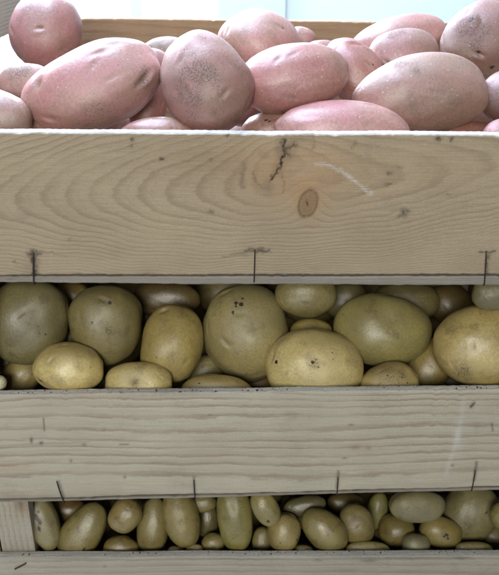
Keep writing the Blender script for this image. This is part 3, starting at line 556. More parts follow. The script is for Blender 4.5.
def pat_mid(x, t, y):
    u = 249.5 + x / (.001013 - .000073 * t); v = 500 - 111 * t
    w = v + 2.2 * np.sin(u / 95. + .6) + .9 * np.sin(u / 31.) - (u - 250) * .004
    d = w - 389
    f = np.where(d < 60, d / 8.2, 60 / 8.2 + (d - 60) / 15.5)
    f = f + .5 * np.sin(d / 11.) + y / .004
    P = np.stack([u * .010, v * .05, y * 0], 1)
    f = f + .18 * sinnoise(P, 8, 1.6)
    st = np.zeros_like(u)
    def mx(a): nonlocal st; st = np.maximum(st, a)
    for pts, w_, s_ in (([(43, 413), (44, 426)], .9, .6), ([(59, 481), (65, 502)], 1.5, .5), ([(194, 480), (195, 500)], 1.4, .5),
                        ([(338, 477), (336, 496)], 1.6, .6), ([(475, 470), (472, 491)], 1.6, .6),
                        ([(471, 407), (474, 403)], 1.6, .8), ([(491, 426), (492, 434)], 1., .6), ([(0, 499), (120, 501)], .9, .5),
                        ([(120, 442), (128, 442)], 1, .5), ([(0, 441), (90, 438)], .7, .25)):
        mx(s_ * np.exp(-(seg_dist(u, v, pts) / w_) ** 2))
    for cx, cy, rx, ry, s_ in ((31, 436, 1.6, 3.2, .75), (41, 439, 2.4, 2, .75), (84, 441, 2.4, 1.4, .5), (71, 458, 1.5, 2, .5), (125, 478, 1.5, 2, .5),
                               (351, 425, 3, 1.2, .5), (344, 462, 3, 1, .6), (104, 426, 2, 1.3, .3), (210, 412, 2, 1.5, .3), (355, 450, 5, 3, .25),
                               (368, 451, 3, 2, .3), (451, 472, 2, 2, .45), (0, 388, 30, 2, .4), (180, 389, 50, 2.2, .4), (480, 384, 30, 2, .4)):
        mx(s_ * blob(u, v, cx, cy, rx, ry))
    warm = np.clip(.40 * blob(u, v, 12, 463, 26, 6) + .3 * blob(u, v, 358, 450, 22, 7) + .22 * blob(u, v, 215, 455, 45, 5) + .25 * blob(u, v, 110, 380 + 10, 60, 4), 0, 1)
    pale = .34 * np.exp(-(seg_dist(u, v, [(464, 398), (460, 425), (454, 450), (444, 484)]) / 2.5) ** 2) * .6 + .25 * blob(u, v, 457, 440, 4, 14)
    st = np.maximum(st, .20 * (t > .99))  # top face darkened in colour to tone down the overhead light
    return dict(ring=f, stain_shade=np.clip(st, 0, 1), warm=warm, pale=np.clip(pale, 0, .8))

def pat_low(x, t, y):
    u = 249.5 + x / .001047; v = 548 + 112 * (1 - t)
    f = (v + 2 * np.sin(u / 120.)) / 10.5 + .4 * np.sin(v / 9. + u / 260.) + y / .004
    st = np.zeros_like(u)
    for cx, cy, rx, ry, s_ in ((370, 553, 9, 3.0, .45), (400, 550, 60, 1.8, .45), (462, 550, 12, 2.5, .45), (318, 552, 4, 2, .3), (240, 551, 60, 1.5, .3), (103, 560, 1.6, 1.6, .4), (60, 549, 50, 1.4, .3)):
        st = np.maximum(st, s_ * blob(u, v, cx, cy, rx, ry))
    z = np.zeros_like(u); st = np.maximum(st, .24 * (t > .99))  # painted shade along the rim's top, offsets the overhead lamp
    return dict(ring=f, stain_shade=st, warm=z, pale=z)

M_top = wood_face('sawn_pine_tan', (.405, .322, .215), (.24, .175, .11), .50, sawn=0, fibre=.10)
M_mid = wood_face('sawn_pine_grey', (.475, .43, .33), (.30, .235, .17), .78, warmcol=(.40, .24, .15), fibre=.12)
M_low = wood_face('sawn_pine_dull', (.42, .38, .30), (.295, .24, .185), .6, fibre=.12)
M_rear = wood_face('sawn_pine_brown', (.34, .225, .13), (.27, .165, .085), .85)
M_panel = wood_face('sawn_pine_panel', (.30, .27, .225), (.20, .16, .12), .7)

def wire_material():
    s = NT('rusty_wire'); co = s.coord()
    n = s.noise(co, 900, 3, .6)
    col = s.mix(s.ramp(n, .4, .65), (.035, .033, .036), (.10, .06, .04))
    b = s.principled(col, .5, n, .0002, .6, spec=.5); b.inputs['Metallic'].default_value = .6
    return s.m
M_wire = wire_material()

def tube(name, pts, r, mat, parent, sides=8):
    pts = [Vector(p) for p in pts]; verts = []; faces = []
    for i, p in enumerate(pts):
        d = (pts[min(i + 1, len(pts) - 1)] - pts[max(i - 1, 0)]).normalized()
        a = d.orthogonal().normalized() if i == 0 else (a - d * a.dot(d)).normalized()
        b = d.cross(a)
        for k in range(sides):
            t = 2 * math.pi * k / sides
            verts.append(p + (a * math.cos(t) + b * math.sin(t)) * r)
    for i in range(len(pts) - 1):
        for k in range(sides):
            k2 = (k + 1) % sides
            faces.append((i * sides + k, i * sides + k2, (i + 1) * sides + k2, (i + 1) * sides + k))
    faces += [tuple(range(sides)), tuple((len(pts) - 1) * sides + k for k in reversed(range(sides)))]
    return mesh_obj(name, verts, faces, mat, parent, smooth=True)

def staple(parent, xt, zt, xb, zb, r=.00062, bow=0.0):
    """wire leg that leaves the board at (xt, zt), runs down its face and hooks under the panel"""
    pts = [(xt, .006, zt + .0006), (xt, .0005, zt + .0005), (xt, -.0007, zt - .0002)]
    for k in range(1, 7):
        t = k / 7
        pts.append((xt + (xb - xt) * t + bow * math.sin(t * 3.14), -.0010 - .0007 * math.sin(t * 3.14), zt + (zb - zt) * t))
    pts += [(xb, -.0012, zb), (xb, .0004, zb - .0014), (xb, .010, zb - .0016)]
    return tube('staple', pts, r, M_wire, parent)

# ------------------------------------------------------------------ crates
def side_board(name, mat, parent, xa, xb, y0, y1, z0, z1, seed):
    """board running front to back: same builder, turned by hand"""
    o = board(name, mat, parent, y0, y1, (z1, z1), (z0, z0), 0, xb - xa, plain_pat(.009, seed), step=.003, seed=seed)
    me = o.data
    co = np.empty(len(me.vertices) * 3, dtype=np.float32); me.vertices.foreach_get('co', co); co = co.reshape(-1, 3)
    new = np.stack([xb - co[:, 1], co[:, 0], co[:, 2]], 1).astype(np.float32)
    me.vertices.foreach_set('co', new.ravel()); me.update()
    return o

CR = [{'x0': -0.28, 'x1': 0.32, 'rim': [0.61042, 0.60678], 'bot': [0.48136, 0.48215], 'pan': [0.47544, 0.47173], 'back': [0.6575, 0.65], 'up': 0.712, 'post': [0.7, 0.7], 'staples': [(-0.1866, 0.5038, -0.1897, 0.4753), (0.0047, 0.5066, 0.004, 0.4772), (0.2044, 0.5047, 0.2066, 0.4743)]}, {'x0': -0.28, 'x1': 0.32, 'rim': [0.35821, 0.3657], 'bot': [0.23137, 0.25183], 'pan': [0.22806, 0.24825], 'up': 0, 'post': [0.47484, 0.47053], 'back': [0.47484, 0.47053], 'staples': [(-0.1923, 0.2576, -0.188, 0.2315), (-0.0554, 0.2588, -0.0551, 0.2355), (0.0882, 0.2626, 0.088, 0.2415), (0.2236, 0.2712, 0.223, 0.2468)]}, {'x0': -0.275, 'x1': 0.325, 'rim': [0.157, 0.16016], 'bot': [0.0365, 0.0365], 'pan': [0.031, 0.031], 'up': 0, 'post': [0.22746, 0.24705], 'back': [0.22746, 0.24705], 'staples': []}]
L1 = 'top crate, heaped with pink potatoes, knotty tan front board'
L2 = 'middle crate with pale straight grained board, full of large yellow potatoes'
L3 = 'bottom crate with small yellow potatoes and a corner post at its left'
GC = 'wooden crates stacked on each other'
crates = []
for i, (c, lab, fm, pat) in enumerate(zip(CR, (L1, L2, L3), (M_top, M_mid, M_low), (pat_top, pat_mid, pat_low))):
    x0, x1 = c['x0'], c['x1']; rim, bot, pan = c['rim'], c['bot'], c['pan']
    e = empty('wooden_crate', ((x0 + x1) / 2, .2, min(pan)), lab, 'crate', GC); crates.append(e)
    board('front_board', fm, e, x0, x1, rim, [b + .0013 for b in bot], 0, .0095, pat, seed=11 + i)
    back = c['back']  # lower crates: back made taller to block window light from behind
    board('back_board', M_rear, e, x0, x1, back, [b + .0006 for b in bot], .3905, .4, plain_pat(.0075, 21 + i, .03), step=.002, seed=31 + i)
    board('bottom_panel', M_panel, e, x0, x1, bot, pan, -.0006 + .001, .4, plain_pat(.02, 41 + i), step=.0018, seed=51 + i, wob=.00035)
    zf = max(bot) + .001
    low = min(rim) - .004 if i == 0 else min(c['post']) - .001  # lower crates' sides run up to the crate above, shaped to shut out light
    side_board('side_board', M_rear, e, x0, x0 + .0095, .0105, .3895, zf, low, 61 + i)
    side_board('side_board', M_rear, e, x1 - .0095, x1, .0105, .3895, zf, low, 71 + i)
    up = c['up']
    for xa, xb, k in ((x0 + .0005, x0 + .0100, 0), (x1 - .0100, x1 - .0005, 1)):
        if i == 0:
            side_board('upper_side_board', M_low, e, xa, xb, .0105, .352, .6494, up, 81 + k)
    for xa, xb in ((x0 + .0105, x0 + .034), (x1 - .034, x1 - .0105)) if i < 2 else ((-.2635, -.2285), (x1 - .034, x1 - .0105)):
        zt = c['post'][0] if xa < 0 else c['post'][1]
        for ya in (.0102, .3745):
            o = board('corner_post', M_low, e, xa, xb, (zt, zt), (zf, zf), ya, ya + .0155, (lambda x, t, y: dict(ring=x / .006 + y / .004 + t * .8, stain_shade=.5 * np.exp(-((x + .236) / .006) ** 2 - ((t - .98) / .06) ** 2), warm=.6 * np.exp(-((x + .236) / .008) ** 2 - ((t - .95) / .06) ** 2), pale=t * 0)), step=.0015, seed=91 + i)
    for s_ in c['staples']:
        staple(e, *s_)
# flat staple crown on the bottom crate's board
tube('staple', [(-.2490, .004, .1405), (-.2490, -.0004, .1412), (-.2485, -.0009, .1420), (-.2428, -.0011, .1456), (-.2372, -.0009, .1490), (-.2366, -.0004, .1494), (-.2366, .004, .150)], .0009, M_wire, crates[2])

# ------------------------------------------------------------------ potatoes
def potato_material(name, c1, c2, c3, tip, dirtcol, dirt, lent, rough=.46, sss=.0, scale=1.0, sheen=(.8, .78, .85)):
    s = NT(name)
    oi = s.n('ShaderNodeObjectInfo')
    rnd = s.n('ShaderNodeCombineXYZ'); [s.l(s.math('MULTIPLY', oi.outputs['Random'], k), rnd.inputs[j]) for j, k in enumerate((3.1, 5.7, 9.3))]
    co = s.vmath('ADD', s.coord(), rnd.outputs[0])
    n1 = s.noise(co, 22 * scale, 3, .55); n2 = s.noise(co, 60 * scale, 4, .6); n3 = s.noise(co, 420 * scale, 3, .6); n4 = s.noise(co, 1400, 2, .6)
    col = s.mix(s.ramp(n1, .35, .65), c1, c2)
    col = s.mix(s.math('MULTIPLY', s.ramp(n2, .52, .72), .6), col, c3)
    col = s.mix(1.0, col, oi.outputs['Color'], 'MULTIPLY')
    m = s.math('ADD', s.math('MULTIPLY', s.ramp(n3, .25, .75), .30), .84)
    m = s.math('MULTIPLY', m, s.math('ADD', s.math('MULTIPLY', s.ramp(n4, .25, .75), .20), .90))
    comb = s.n('ShaderNodeCombineColor'); [s.l(m, comb.inputs[i]) for i in range(3)]
    col = s.mix(1.0, col, comb.outputs[0], 'MULTIPLY')
    # netted dull skin in patches
    net = s.ramp(s.voro(co, 330 * scale), .52, .30)
    patch = s.ramp(s.noise(co, 34 * scale, 2, .5), .50, .66)
    col = s.mix(s.math('MULTIPLY', s.math('MULTIPLY', net, patch), .22), col, c3)
    # lenticels: pale pin points
    vn = s.n('ShaderNodeTexVoronoi'); s.l(co, vn.inputs['Vector']); vn.inputs['Scale'].default_value = 210 * scale
    d = vn.outputs['Distance']; sepc = s.n('ShaderNodeSeparateColor'); s.l(vn.outputs['Color'], sepc.inputs[0])
    pick = s.math('GREATER_THAN', sepc.outputs[0], .62)
    le = s.math('MULTIPLY', s.ramp(d, .22, .04), pick)
    col = s.mix(s.math('MULTIPLY', le, lent), col, tip)
    eye = s.attr('eye')
    col = s.mix(s.math('MULTIPLY', eye, .55, clamp=True), col, c3)
    # soil: tiny crumbs, thick where the mask or the dirt attribute is high
    mask = s.math('ADD', s.math('MULTIPLY', s.ramp(s.noise(co, 17 * scale, 3, .6), .50, .68), dirt), s.attr('dirt'), clamp=True)
    fine = s.noise(co, 760, 4, .75)
    thr = s.math('SUBTRACT', .76, s.math('MULTIPLY', mask, .26))
    cr = s.math('MULTIPLY', s.math('SUBTRACT', fine, thr), 12, clamp=True)
    film = s.math('MULTIPLY', s.math('MULTIPLY', mask, s.ramp(n3, .35, .65)), .34)
    col = s.mix(film, col, dirtcol)
    col = s.mix(s.math('MULTIPLY', cr, .75), col, tuple(k * .42 for k in dirtcol))
    pin = s.n('ShaderNodeTexVoronoi'); s.l(co, pin.inputs['Vector']); pin.inputs['Scale'].default_value = 150 * scale
    pc = s.n('ShaderNodeSeparateColor'); s.l(pin.outputs['Color'], pc.inputs[0])
    pk = s.math('MULTIPLY', s.ramp(pin.outputs['Distance'], .13, .05), s.math('GREATER_THAN', pc.outputs[1], .86))
    col = s.mix(s.math('MULTIPLY', pk, .7), col, (.05, .038, .03))
    blk = s.attr('black')
    col = s.mix(s.ramp(s.math('ADD', blk, s.math('MULTIPLY', s.math('SUBTRACT', s.noise(co, 300, 3, .7), .5), 1.3)), .42, .75), col, (.016, .012, .010))
    h = s.math('ADD', s.math('MULTIPLY', n3, .6), s.math('MULTIPLY', cr, .7))
    h = s.math('ADD', h, s.math('MULTIPLY', le, .35)); h = s.math('ADD', h, s.math('MULTIPLY', n2, .8)); h = s.math('ADD', h, s.math('MULTIPLY', n4, .12))
    rg = s.math('ADD', s.math('MULTIPLY', n2, .22), rough - .11)
    rg = s.math('ADD', rg, s.math('MULTIPLY', mask, .25))
    s.principled(col, rg, h, .0007, .5, spec=1.0, sss=(sss, (1.0, .45, .25), .006) if sss else None)
    return s.m

M_pink = potato_material('pink_skin', (.37, .185, .165), (.32, .185, .14), (.21, .13, .085), (.78, .62, .58), (.17, .115, .08), .75, .38, rough=.44, sss=.10)
M_yel = potato_material('yellow_skin', (.47, .385, .15), (.375, .305, .12), (.21, .15, .06), (.58, .50, .32), (.10, .085, .06), .55, .25, rough=.43)
M_sml = potato_material('small_skin', (.30, .24, .082), (.235, .19, .068), (.13, .09, .03), (.40, .35, .18), (.09, .075, .05), .45, .15, rough=.41, scale=1.5)

_ico = {}
def ico(n):
    if n not in _ico:
        bm = bmesh.new(); bmesh.ops.create_icosphere(bm, subdivisions=n, radius=1)
        _ico[n] = (np.array([v.co[:] for v in bm.verts]), [tuple(v.index for v in f.verts) for f in bm.faces]); bm.free()
    return _ico[n]

def potato_mesh(name, s3, seed, mat, sub, taper=0, bend=0, spots=(), eyes=(), neyes=7, lump=.022):
    P, faces = ico(sub); r = np.random.RandomState(seed)
    n = r.uniform(2.05, 2.35)
    k = (np.abs(P) ** n).sum(1) ** (1 / n)
    Q = P / k[:, None]
    Q = Q * (1 + lump * sinnoise(P, seed, 2.2) + lump * .55 * sinnoise(P, seed + 1, 4.6) + lump * .2 * sinnoise(P, seed + 2, 10))[:, None]
    eye = np.zeros(len(P)); dirt = np.zeros(len(P)); black = np.zeros(len(P))
    el = [(u, v, z, d) for u, v, z, d in eyes]
    for i in range(neyes):
        d = r.normal(size=3); d /= np.linalg.norm(d)
        el.append((*d, r.uniform(.3, .8)))
    for (a, b, c, dp) in el:
        d = np.array([a, b, c]); d = d / np.linalg.norm(d)
        t = np.cross(d, [.3, .1, 1.]); t /= np.linalg.norm(t); w = np.cross(d, t)
        pu, pv = (P @ t) / .13, (P @ w) / .055
        g = np.exp(-pu ** 2 - pv ** 2) * ((P @ d) > 0)
        ridge = np.exp(-pu ** 2 - (pv - 1.7) ** 2) * ((P @ d) > 0)
        Q = Q * (1 - dp * .042 * g + dp * .018 * ridge)[:, None]
        eye = np.maximum(eye, g * dp)
    for sp in spots:        # (u, v, radius, strength, kind) on the side that faces out of the crate
        u, v, rr, st, kd = sp
        z = math.sqrt(max(.02, 1 - u * u - v * v))
        d = np.array([u, v, z])
        g = np.exp(-(((P - d) ** 2).sum(1)) / rr ** 2) * st
        if kd == 'd': dirt = np.maximum(dirt, .85 * np.exp(-(((P - d) ** 2).sum(1)) / (rr * 1.35) ** 2) * st)
        elif kd == 'b': black = np.maximum(black, np.clip(g * 1.6, 0, 1))
        else: eye = np.maximum(eye, g)
    x = Q[:, 0].copy()
    Q[:, 1] *= (1 + taper * 1.2 * x); Q[:, 2] *= (1 + taper * 1.2 * x)
    Q[:, 1] += bend * 2 * (x ** 2 - .35)
    V = Q * np.array(s3)
    me = bpy.data.meshes.new(name); me.from_pydata([tuple(v) for v in V], [], faces)
    me.materials.append(mat)
    for kk, a in (('eye', eye), ('dirt', dirt), ('black', black)):
        at_ = me.attributes.new(kk, 'FLOAT', 'POINT'); at_.data.foreach_set('value', a.astype(np.float32))
    me.polygons.foreach_set('use_smooth', [True] * len(me.polygons)); me.update()
    return me

SPOTS = {
 'P1': dict(eyes=[(-.55, .35, .75, 1.3), (.62, -.45, .65, 1.5), (-.85, -.3, .4, 1.2), (.2, .2, 1, .5)], spots=[(.3, -.2, .35, .4, 'd'), (.6, -.3, .3, .45, 'd'), (-.15, -.1, .25, .3, 'd')]),
 'P2': dict(eyes=[(.1, -.5, .8, .6)], spots=[(-.55, .45, .28, .8, 'd'), (.05, .0, .34, .5, 'd'), (-.3, .7, .25, .7, 'd'), (.25, .55, .28, .7, 'd'), (.1, -.3, .3, .6, 'd'), (.5, .2, .2, .4, 'd'), (-.6, .0, .25, .6, 'd')]),
 'P3': dict(eyes=[(-.9, -.1, .4, 1.4), (-.3, .4, .85, .6)], spots=[(-.93, .05, .08, .9, 'b'), (-.94, -.22, .07, .8, 'b'), (-.7, .55, .05, .6, 'b')]),
 'P4': dict(eyes=[(.35, .75, .5, .6)], spots=[(.4, .7, .2, .2, 'd')]),
 'P5': dict(eyes=[(.1, -.2, 1, .5)], spots=[(-.3, .75, .28, .7, 'd'), (.2, .85, .3, .75, 'd'), (.6, .6, .25, .6, 'd'), (-.05, .6, .3, .5, 'd'), (.15, -.2, .45, .35, 'd'), (-.6, .4, .25, .6, 'd')]),
 'P6': dict(spots=[(-.2, .6, .4, .7, 'd')]),
 'P7': dict(spots=[(.5, -.3, .3, .4, 'd')]),
 'P8': dict(eyes=[(-.2, -.05, 1, 1.5), (-.75, .55, .3, 1.2)], spots=[(-.35, -.6, .35, .35, 'd'), (-.1, -.75, .25, .3, 'd')]),
 'P10': dict(spots=[(-.3, .5, .12, 1, 'd'), (-.2, .35, .06, .9, 'b'), (-.35, .55, .05, .7, 'b'), (-.1, .25, .05, .8, 'b')]),
 'P11': dict(eyes=[(.3, .5, .8, .6)], spots=[(.55, .35, .14, .8, 'd'), (.4, .5, .08, .4, 'b'), (-.3, .5, .4, .25, 'd')]),
 'P13': dict(eyes=[(.2, .4, .85, 1.0)], spots=[(.2, .5, .05, .6, 'b')]),
 'P14': dict(spots=[(0, .75, .35, .85, 'd'), (-.3, .6, .2, .6, 'd'), (.5, .5, .2, .5, 'd')]),
 'P16': dict(eyes=[(-.5, -.3, .8, 1.3)], spots=[(-.25, .45, .22, 1.0, 'd'), (-.2, .5, .15, .35, 'b'), (-.45, -.1, .12, .8, 'd'), (-.35, -.75, .10, .5, 'b'), (-.5, -.25, .06, .5, 'b'), (.1, .1, .5, .4, 'd')]),
 'P17': dict(spots=[(0, .4, .6, .9, 'd')]),
 'P20': dict(spots=[(0, .4, .8, .5, 'd')]),
 'Y1': dict(eyes=[(.2, .0, 1, .5)], spots=[(.1, -.25, .2, .7, 'd'), (-.1, -.5, .15, .6, 'd'), (.3, .1, .15, .5, 'd'), (-.5, .5, .15, .6, 'd'), (.0, -.45, .03, .8, 'b'), (-.15, -.6, .03, .8, 'b')]),
 'Y2': dict(eyes=[(.55, -.1, .8, .8)], spots=[(.55, -.1, .16, .9, 'd'), (.5, -.25, .05, .9, 'b'), (-.4, -.4, .3, .85, 'd'), (-.1, -.2, .12, .5, 'd'), (-.5, .0, .2, .6, 'd'), (.1, .2, .04, .7, 'b')]),
 'Y3': dict(eyes=[(.75, .35, .5, 1.6)], spots=[(.75, .35, .25, .9, 'e'), (.9, .0, .35, .8, 'e'), (-.35, .3, .03, .7, 'b')]),
 'Y4': dict(eyes=[(.85, .3, .4, 1.0), (-.1, .45, .85, .9)], spots=[(.62, .1, .045, 1, 'b'), (.58, .0, .05, 1, 'b'), (.68, -.05, .035, .9, 'b'), (.55, .12, .03, .9, 'b'), (.45, .2, .04, 1, 'b'), (.55, -.15, .03, .6, 'b'), (.6, .05, .2, .35, 'd'), (.85, .3, .1, .5, 'd')]),
 'Y5': dict(eyes=[(-.85, .2, .4, 1.2)], spots=[(-.1, .2, .13, 1, 'd'), (-.12, .22, .05, .6, 'b'), (.0, .12, .04, .6, 'b'), (-.05, .3, .035, .6, 'b'), (.3, .35, .14, .8, 'd'), (-.8, .1, .05, .9, 'b'), (-.1, .8, .35, .5, 'd'), (.25, .5, .03, .6, 'b')]),
 'Y6': dict(spots=[(-.6, .5, .25, .5, 'd'), (0, .8, .4, .5, 'd')]),
 'Y7': dict(spots=[(-.55, -.5, .3, .8, 'd'), (-.45, -.6, .22, .7, 'e'), (.4, .5, .06, .5, 'b')]),
 'Y8': dict(eyes=[(-.35, .35, .85, .9), (-.6, -.55, .5, 1.3)], spots=[(-.4, .2, .2, .5, 'e'), (-.65, -.5, .08, .8, 'b'), (-.75, -.2, .1, .5, 'd')]),
 'Y9': dict(eyes=[(.0, .2, 1, 1.2)], spots=[(.0, .25, .25, .9, 'd'), (.1, .2, .1, .3, 'b')]),
 'Y10': dict(spots=[(-.4, .5, .3, .7, 'd'), (-.45, .55, .05, .7, 'b')]),
 'Y11': dict(spots=[(0, .3, .9, 1, 'd'), (.3, .5, .06, .6, 'b'), (-.2, .6, .05, .6, 'b'), (.5, .2, .05, .6, 'b')]),
 'Y13': dict(eyes=[(0, -.4, 1, 1)], spots=[(0, -.5, .35, .6, 'd')]),
 'Y17': dict(spots=[(0, 0, .8, .3, 'd')]),
 'S1': dict(spots=[(-.25, .0, .13, 1, 'b'), (-.1, .1, .12, 1, 'b'), (.1, -.1, .1, .9, 'b'), (-.4, .25, .1, .7, 'b'), (0, 0, .4, .6, 'd'), (-.6, 0, .5, .5, 'd')]),
 'S2': dict(spots=[(-.3, -.5, .06, .9, 'b')]),
 'S7': dict(spots=[(-.6, 0, .5, .7, 'd')]),
 'S11': dict(spots=[(.55, -.2, .1, 1, 'b')]),
 'S13': dict(spots=[(-.1, -.75, .1, .5, 'b'), (-.35, .15, .06, .8, 'b')]),
 'S15': dict(spots=[(-.5, .1, .3, .6, 'd')]),
 'S19': dict(spots=[(0, 0, .9, .8, 'd')]),
 'S20': dict(spots=[(0, .2, .9, .6, 'd')]),
 'S21': dict(spots=[(.1, .1, .2, 1, 'd'), (.1, .15, .1, .9, 'b'), (.2, -.05, .08, .8, 'b'), (0, .0, .07, .7, 'b'), (.05, .3, .05, .6, 'b')]),
 'S22': dict(spots=[(.2, -.3, .5, .8, 'd'), (.3, -.2, .08, .5, 'b'), (-.1, .2, .25, .7, 'd')]),
}
TINT = {
 'P1': (1.2, 1.1, 1.12), 'P3': (1.12, 1.0, 1.0), 'P4': (1.3, 1.2, 1.3), 'P5': (.90, .95, .85), 'P7': (1.0, 1.1, 1.05), 'P8': (.95, .83, .88), 'P11': (1.12, 1.14, 1.12),
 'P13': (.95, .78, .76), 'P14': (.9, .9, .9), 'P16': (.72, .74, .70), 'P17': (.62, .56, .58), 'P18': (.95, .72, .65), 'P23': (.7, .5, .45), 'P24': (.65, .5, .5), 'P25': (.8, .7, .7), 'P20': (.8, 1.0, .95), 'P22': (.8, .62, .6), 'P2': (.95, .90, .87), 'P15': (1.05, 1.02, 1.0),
 'P19': (1.1, .95, 1.05), 'P10': (1.05, 1.05, 1.0),
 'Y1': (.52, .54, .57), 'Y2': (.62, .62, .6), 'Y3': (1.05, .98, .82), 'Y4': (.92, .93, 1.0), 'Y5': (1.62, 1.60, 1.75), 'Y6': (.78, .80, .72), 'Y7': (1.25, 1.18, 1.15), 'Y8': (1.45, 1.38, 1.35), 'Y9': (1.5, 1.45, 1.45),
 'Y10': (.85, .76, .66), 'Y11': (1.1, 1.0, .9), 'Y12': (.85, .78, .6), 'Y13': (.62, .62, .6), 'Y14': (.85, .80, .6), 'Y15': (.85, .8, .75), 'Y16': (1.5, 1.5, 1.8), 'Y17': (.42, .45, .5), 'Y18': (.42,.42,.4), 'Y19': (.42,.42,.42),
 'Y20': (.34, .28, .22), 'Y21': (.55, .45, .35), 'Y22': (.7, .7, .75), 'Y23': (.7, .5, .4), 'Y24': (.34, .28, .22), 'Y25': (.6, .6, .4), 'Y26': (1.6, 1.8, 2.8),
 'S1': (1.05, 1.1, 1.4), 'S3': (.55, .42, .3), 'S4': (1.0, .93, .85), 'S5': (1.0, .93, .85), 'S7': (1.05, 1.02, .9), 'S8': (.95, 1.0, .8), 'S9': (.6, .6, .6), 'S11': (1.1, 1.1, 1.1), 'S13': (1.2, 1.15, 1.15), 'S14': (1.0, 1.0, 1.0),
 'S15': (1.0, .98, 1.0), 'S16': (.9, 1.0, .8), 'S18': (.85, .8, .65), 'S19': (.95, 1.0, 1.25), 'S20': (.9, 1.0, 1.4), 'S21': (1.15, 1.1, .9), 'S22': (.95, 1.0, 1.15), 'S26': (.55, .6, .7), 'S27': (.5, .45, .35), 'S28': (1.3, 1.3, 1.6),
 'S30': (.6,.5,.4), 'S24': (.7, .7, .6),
}
GRP = {'pink': 'pink potatoes heaped in the top crate', 'yel': 'large yellow potatoes in the middle crate', 'sml': 'small yellow potatoes in the bottom crate'}
NAMES = {'pink': 'pink_potato', 'yel': 'yellow_potato', 'sml': 'small_potato'}
MATS = {'pink': M_pink, 'yel': M_yel, 'sml': M_sml}
HIDE = {'pink': 'pink potato buried in the lower layers of the top crate',
        'yel': 'dark yellow potato deep in the lower layers of the middle crate',
        'sml': 'dark small potato deep in the lower layers of the bottom crate'}

def put(name, me, d, label, group, tint):
    o = bpy.data.objects.new(name, me); COL.objects.link(o)
    o.location = d[:3]; o.rotation_mode = 'QUATERNION'; o.rotation_quaternion = Quaternion(d[3:7]).normalized()
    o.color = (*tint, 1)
    return tag(o, label, 'potato', group)

rr = random.Random(5); seed = 100
for kind in ('pink', 'yel', 'sml'):
    for key, d, tp, bd, label in DATA[kind]:
        seed += 7
        sp = SPOTS.get(key, {})
        sub = 6 if kind != 'sml' and max(d[7:10]) > .028 else 5
        me = potato_mesh(NAMES[kind], d[7:10], seed, MATS[kind], sub, tp, bd, sp.get('spots', ()), sp.get('eyes', ()),
                         neyes={'pink': 7, 'yel': 6, 'sml': 4}[kind], lump=.05 if key == 'Y11' else (.036 if kind != 'sml' else .038))
        j = rr.uniform(.94, 1.06)
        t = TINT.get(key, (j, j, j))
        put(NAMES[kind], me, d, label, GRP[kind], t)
    fl = DATA[kind + '_fill']
    av = [sum(f[7 + k] for f in fl) / len(fl) for k in range(3)]
    protos = [potato_mesh(NAMES[kind], av, 900 + k, MATS[kind], 4) for k in range(4)]
    first = None
    for i, d in enumerate(fl):
        sc_ = [d[7 + k] / av[k] for k in range(3)]
        if first is None:
            o = first = put(NAMES[kind], protos[0], d, HIDE[kind], GRP[kind], (.8, .8, .8))
        else:
            o = first.copy(); o.data = protos[i % 4]; COL.objects.link(o)
            o.location = d[:3]; o.rotation_quaternion = Quaternion(d[3:7]).normalized()
        o.scale = sc_
        j = rr.uniform(.6, .9); o.color = (j, j * .95, j * .9, 1)

# ------------------------------------------------------------------ crumbs of soil on the board edges
def soil():
    r = np.random.RandomState(3); P, F_ = ico(1); V = []; FF = []
    for c, n in ((CR[1], 130), (CR[2], 120)):
        for k in range(n):
            x = r.uniform(-.26, .30) if k % 3 else r.choice([-.22, -.05, .02, .12, .21]) + r.normal() * .012
            f = (x - c['x0']) / (c['x1'] - c['x0']); z = c['rim'][0] + (c['rim'][1] - c['rim'][0]) * f
            s_ = abs(r.normal()) * .00035 + .00025
            q = P * s_ * r.uniform(.6, 1.3, size=(len(P), 3)) + np.array([x, r.uniform(.002, .0088), z + s_ * .35])
            b = len(V); V += [tuple(v) for v in q]; FF += [tuple(b + i for i in t) for t in F_]
    s = NT('dry_soil'); n_ = s.noise(s.coord(), 400, 2, .6)
    s.principled(s.mix(n_, (.05, .035, .022), (.14, .10, .065)), .95, spec=.1)
    tag(mesh_obj('soil', V, FF, s.m), 'crumbs of dry soil scattered along the lower board edges', 'soil', kind='stuff')
soil()

# ------------------------------------------------------------------ background: floor, painted wall, window, daylight
def flat(name, rgb, rough=.6, n=.06, sc_=6):
    s = NT(name); co = s.coord(); a = s.noise(co, sc_, 4, .6); b_ = s.noise(co, sc_ * 40, 2, .6)
    v = s.math('ADD', s.math('MULTIPLY', a, n * 2), 1 - n)
    comb = s.n('ShaderNodeCombineColor'); [s.l(v, comb.inputs[i]) for i in range(3)]
    s.principled(s.mix(1.0, rgb, comb.outputs[0], 'MULTIPLY'), rough, b_, .0006, .4, spec=.3)
    return s.m
def boxes(name, bl, mat, parent=None):
    verts, faces = [], []
    for (x0, x1, y0, y1, z0, z1) in bl:
        b = len(verts)
        verts += [(x, y, z) for z in (z0, z1) for y in (y0, y1) for x in (x0, x1)]
        faces += [tuple(b + k for k in f) for f in ((0, 2, 3, 1), (4, 5, 7, 6), (0, 1, 5, 4), (2, 6, 7, 3), (0, 4, 6, 2), (1, 3, 7, 5))]
    return mesh_obj(name, verts, faces, mat, parent)
fl = mesh_obj('ground', [(-20, -20, .030), (20, -20, .030), (20, 20, .030), (-20, 20, .030)], [(0, 1, 2, 3)], flat('grey_concrete', (.30, .30, .29), .8, .15, 3))
tag(fl, kind='structure')
M_wall = flat('pale_blue_paint', (.74, .86, .90), .55, .02)
M_frame = flat('pale_blue_gloss', (.64, .78, .82), .4, .02)
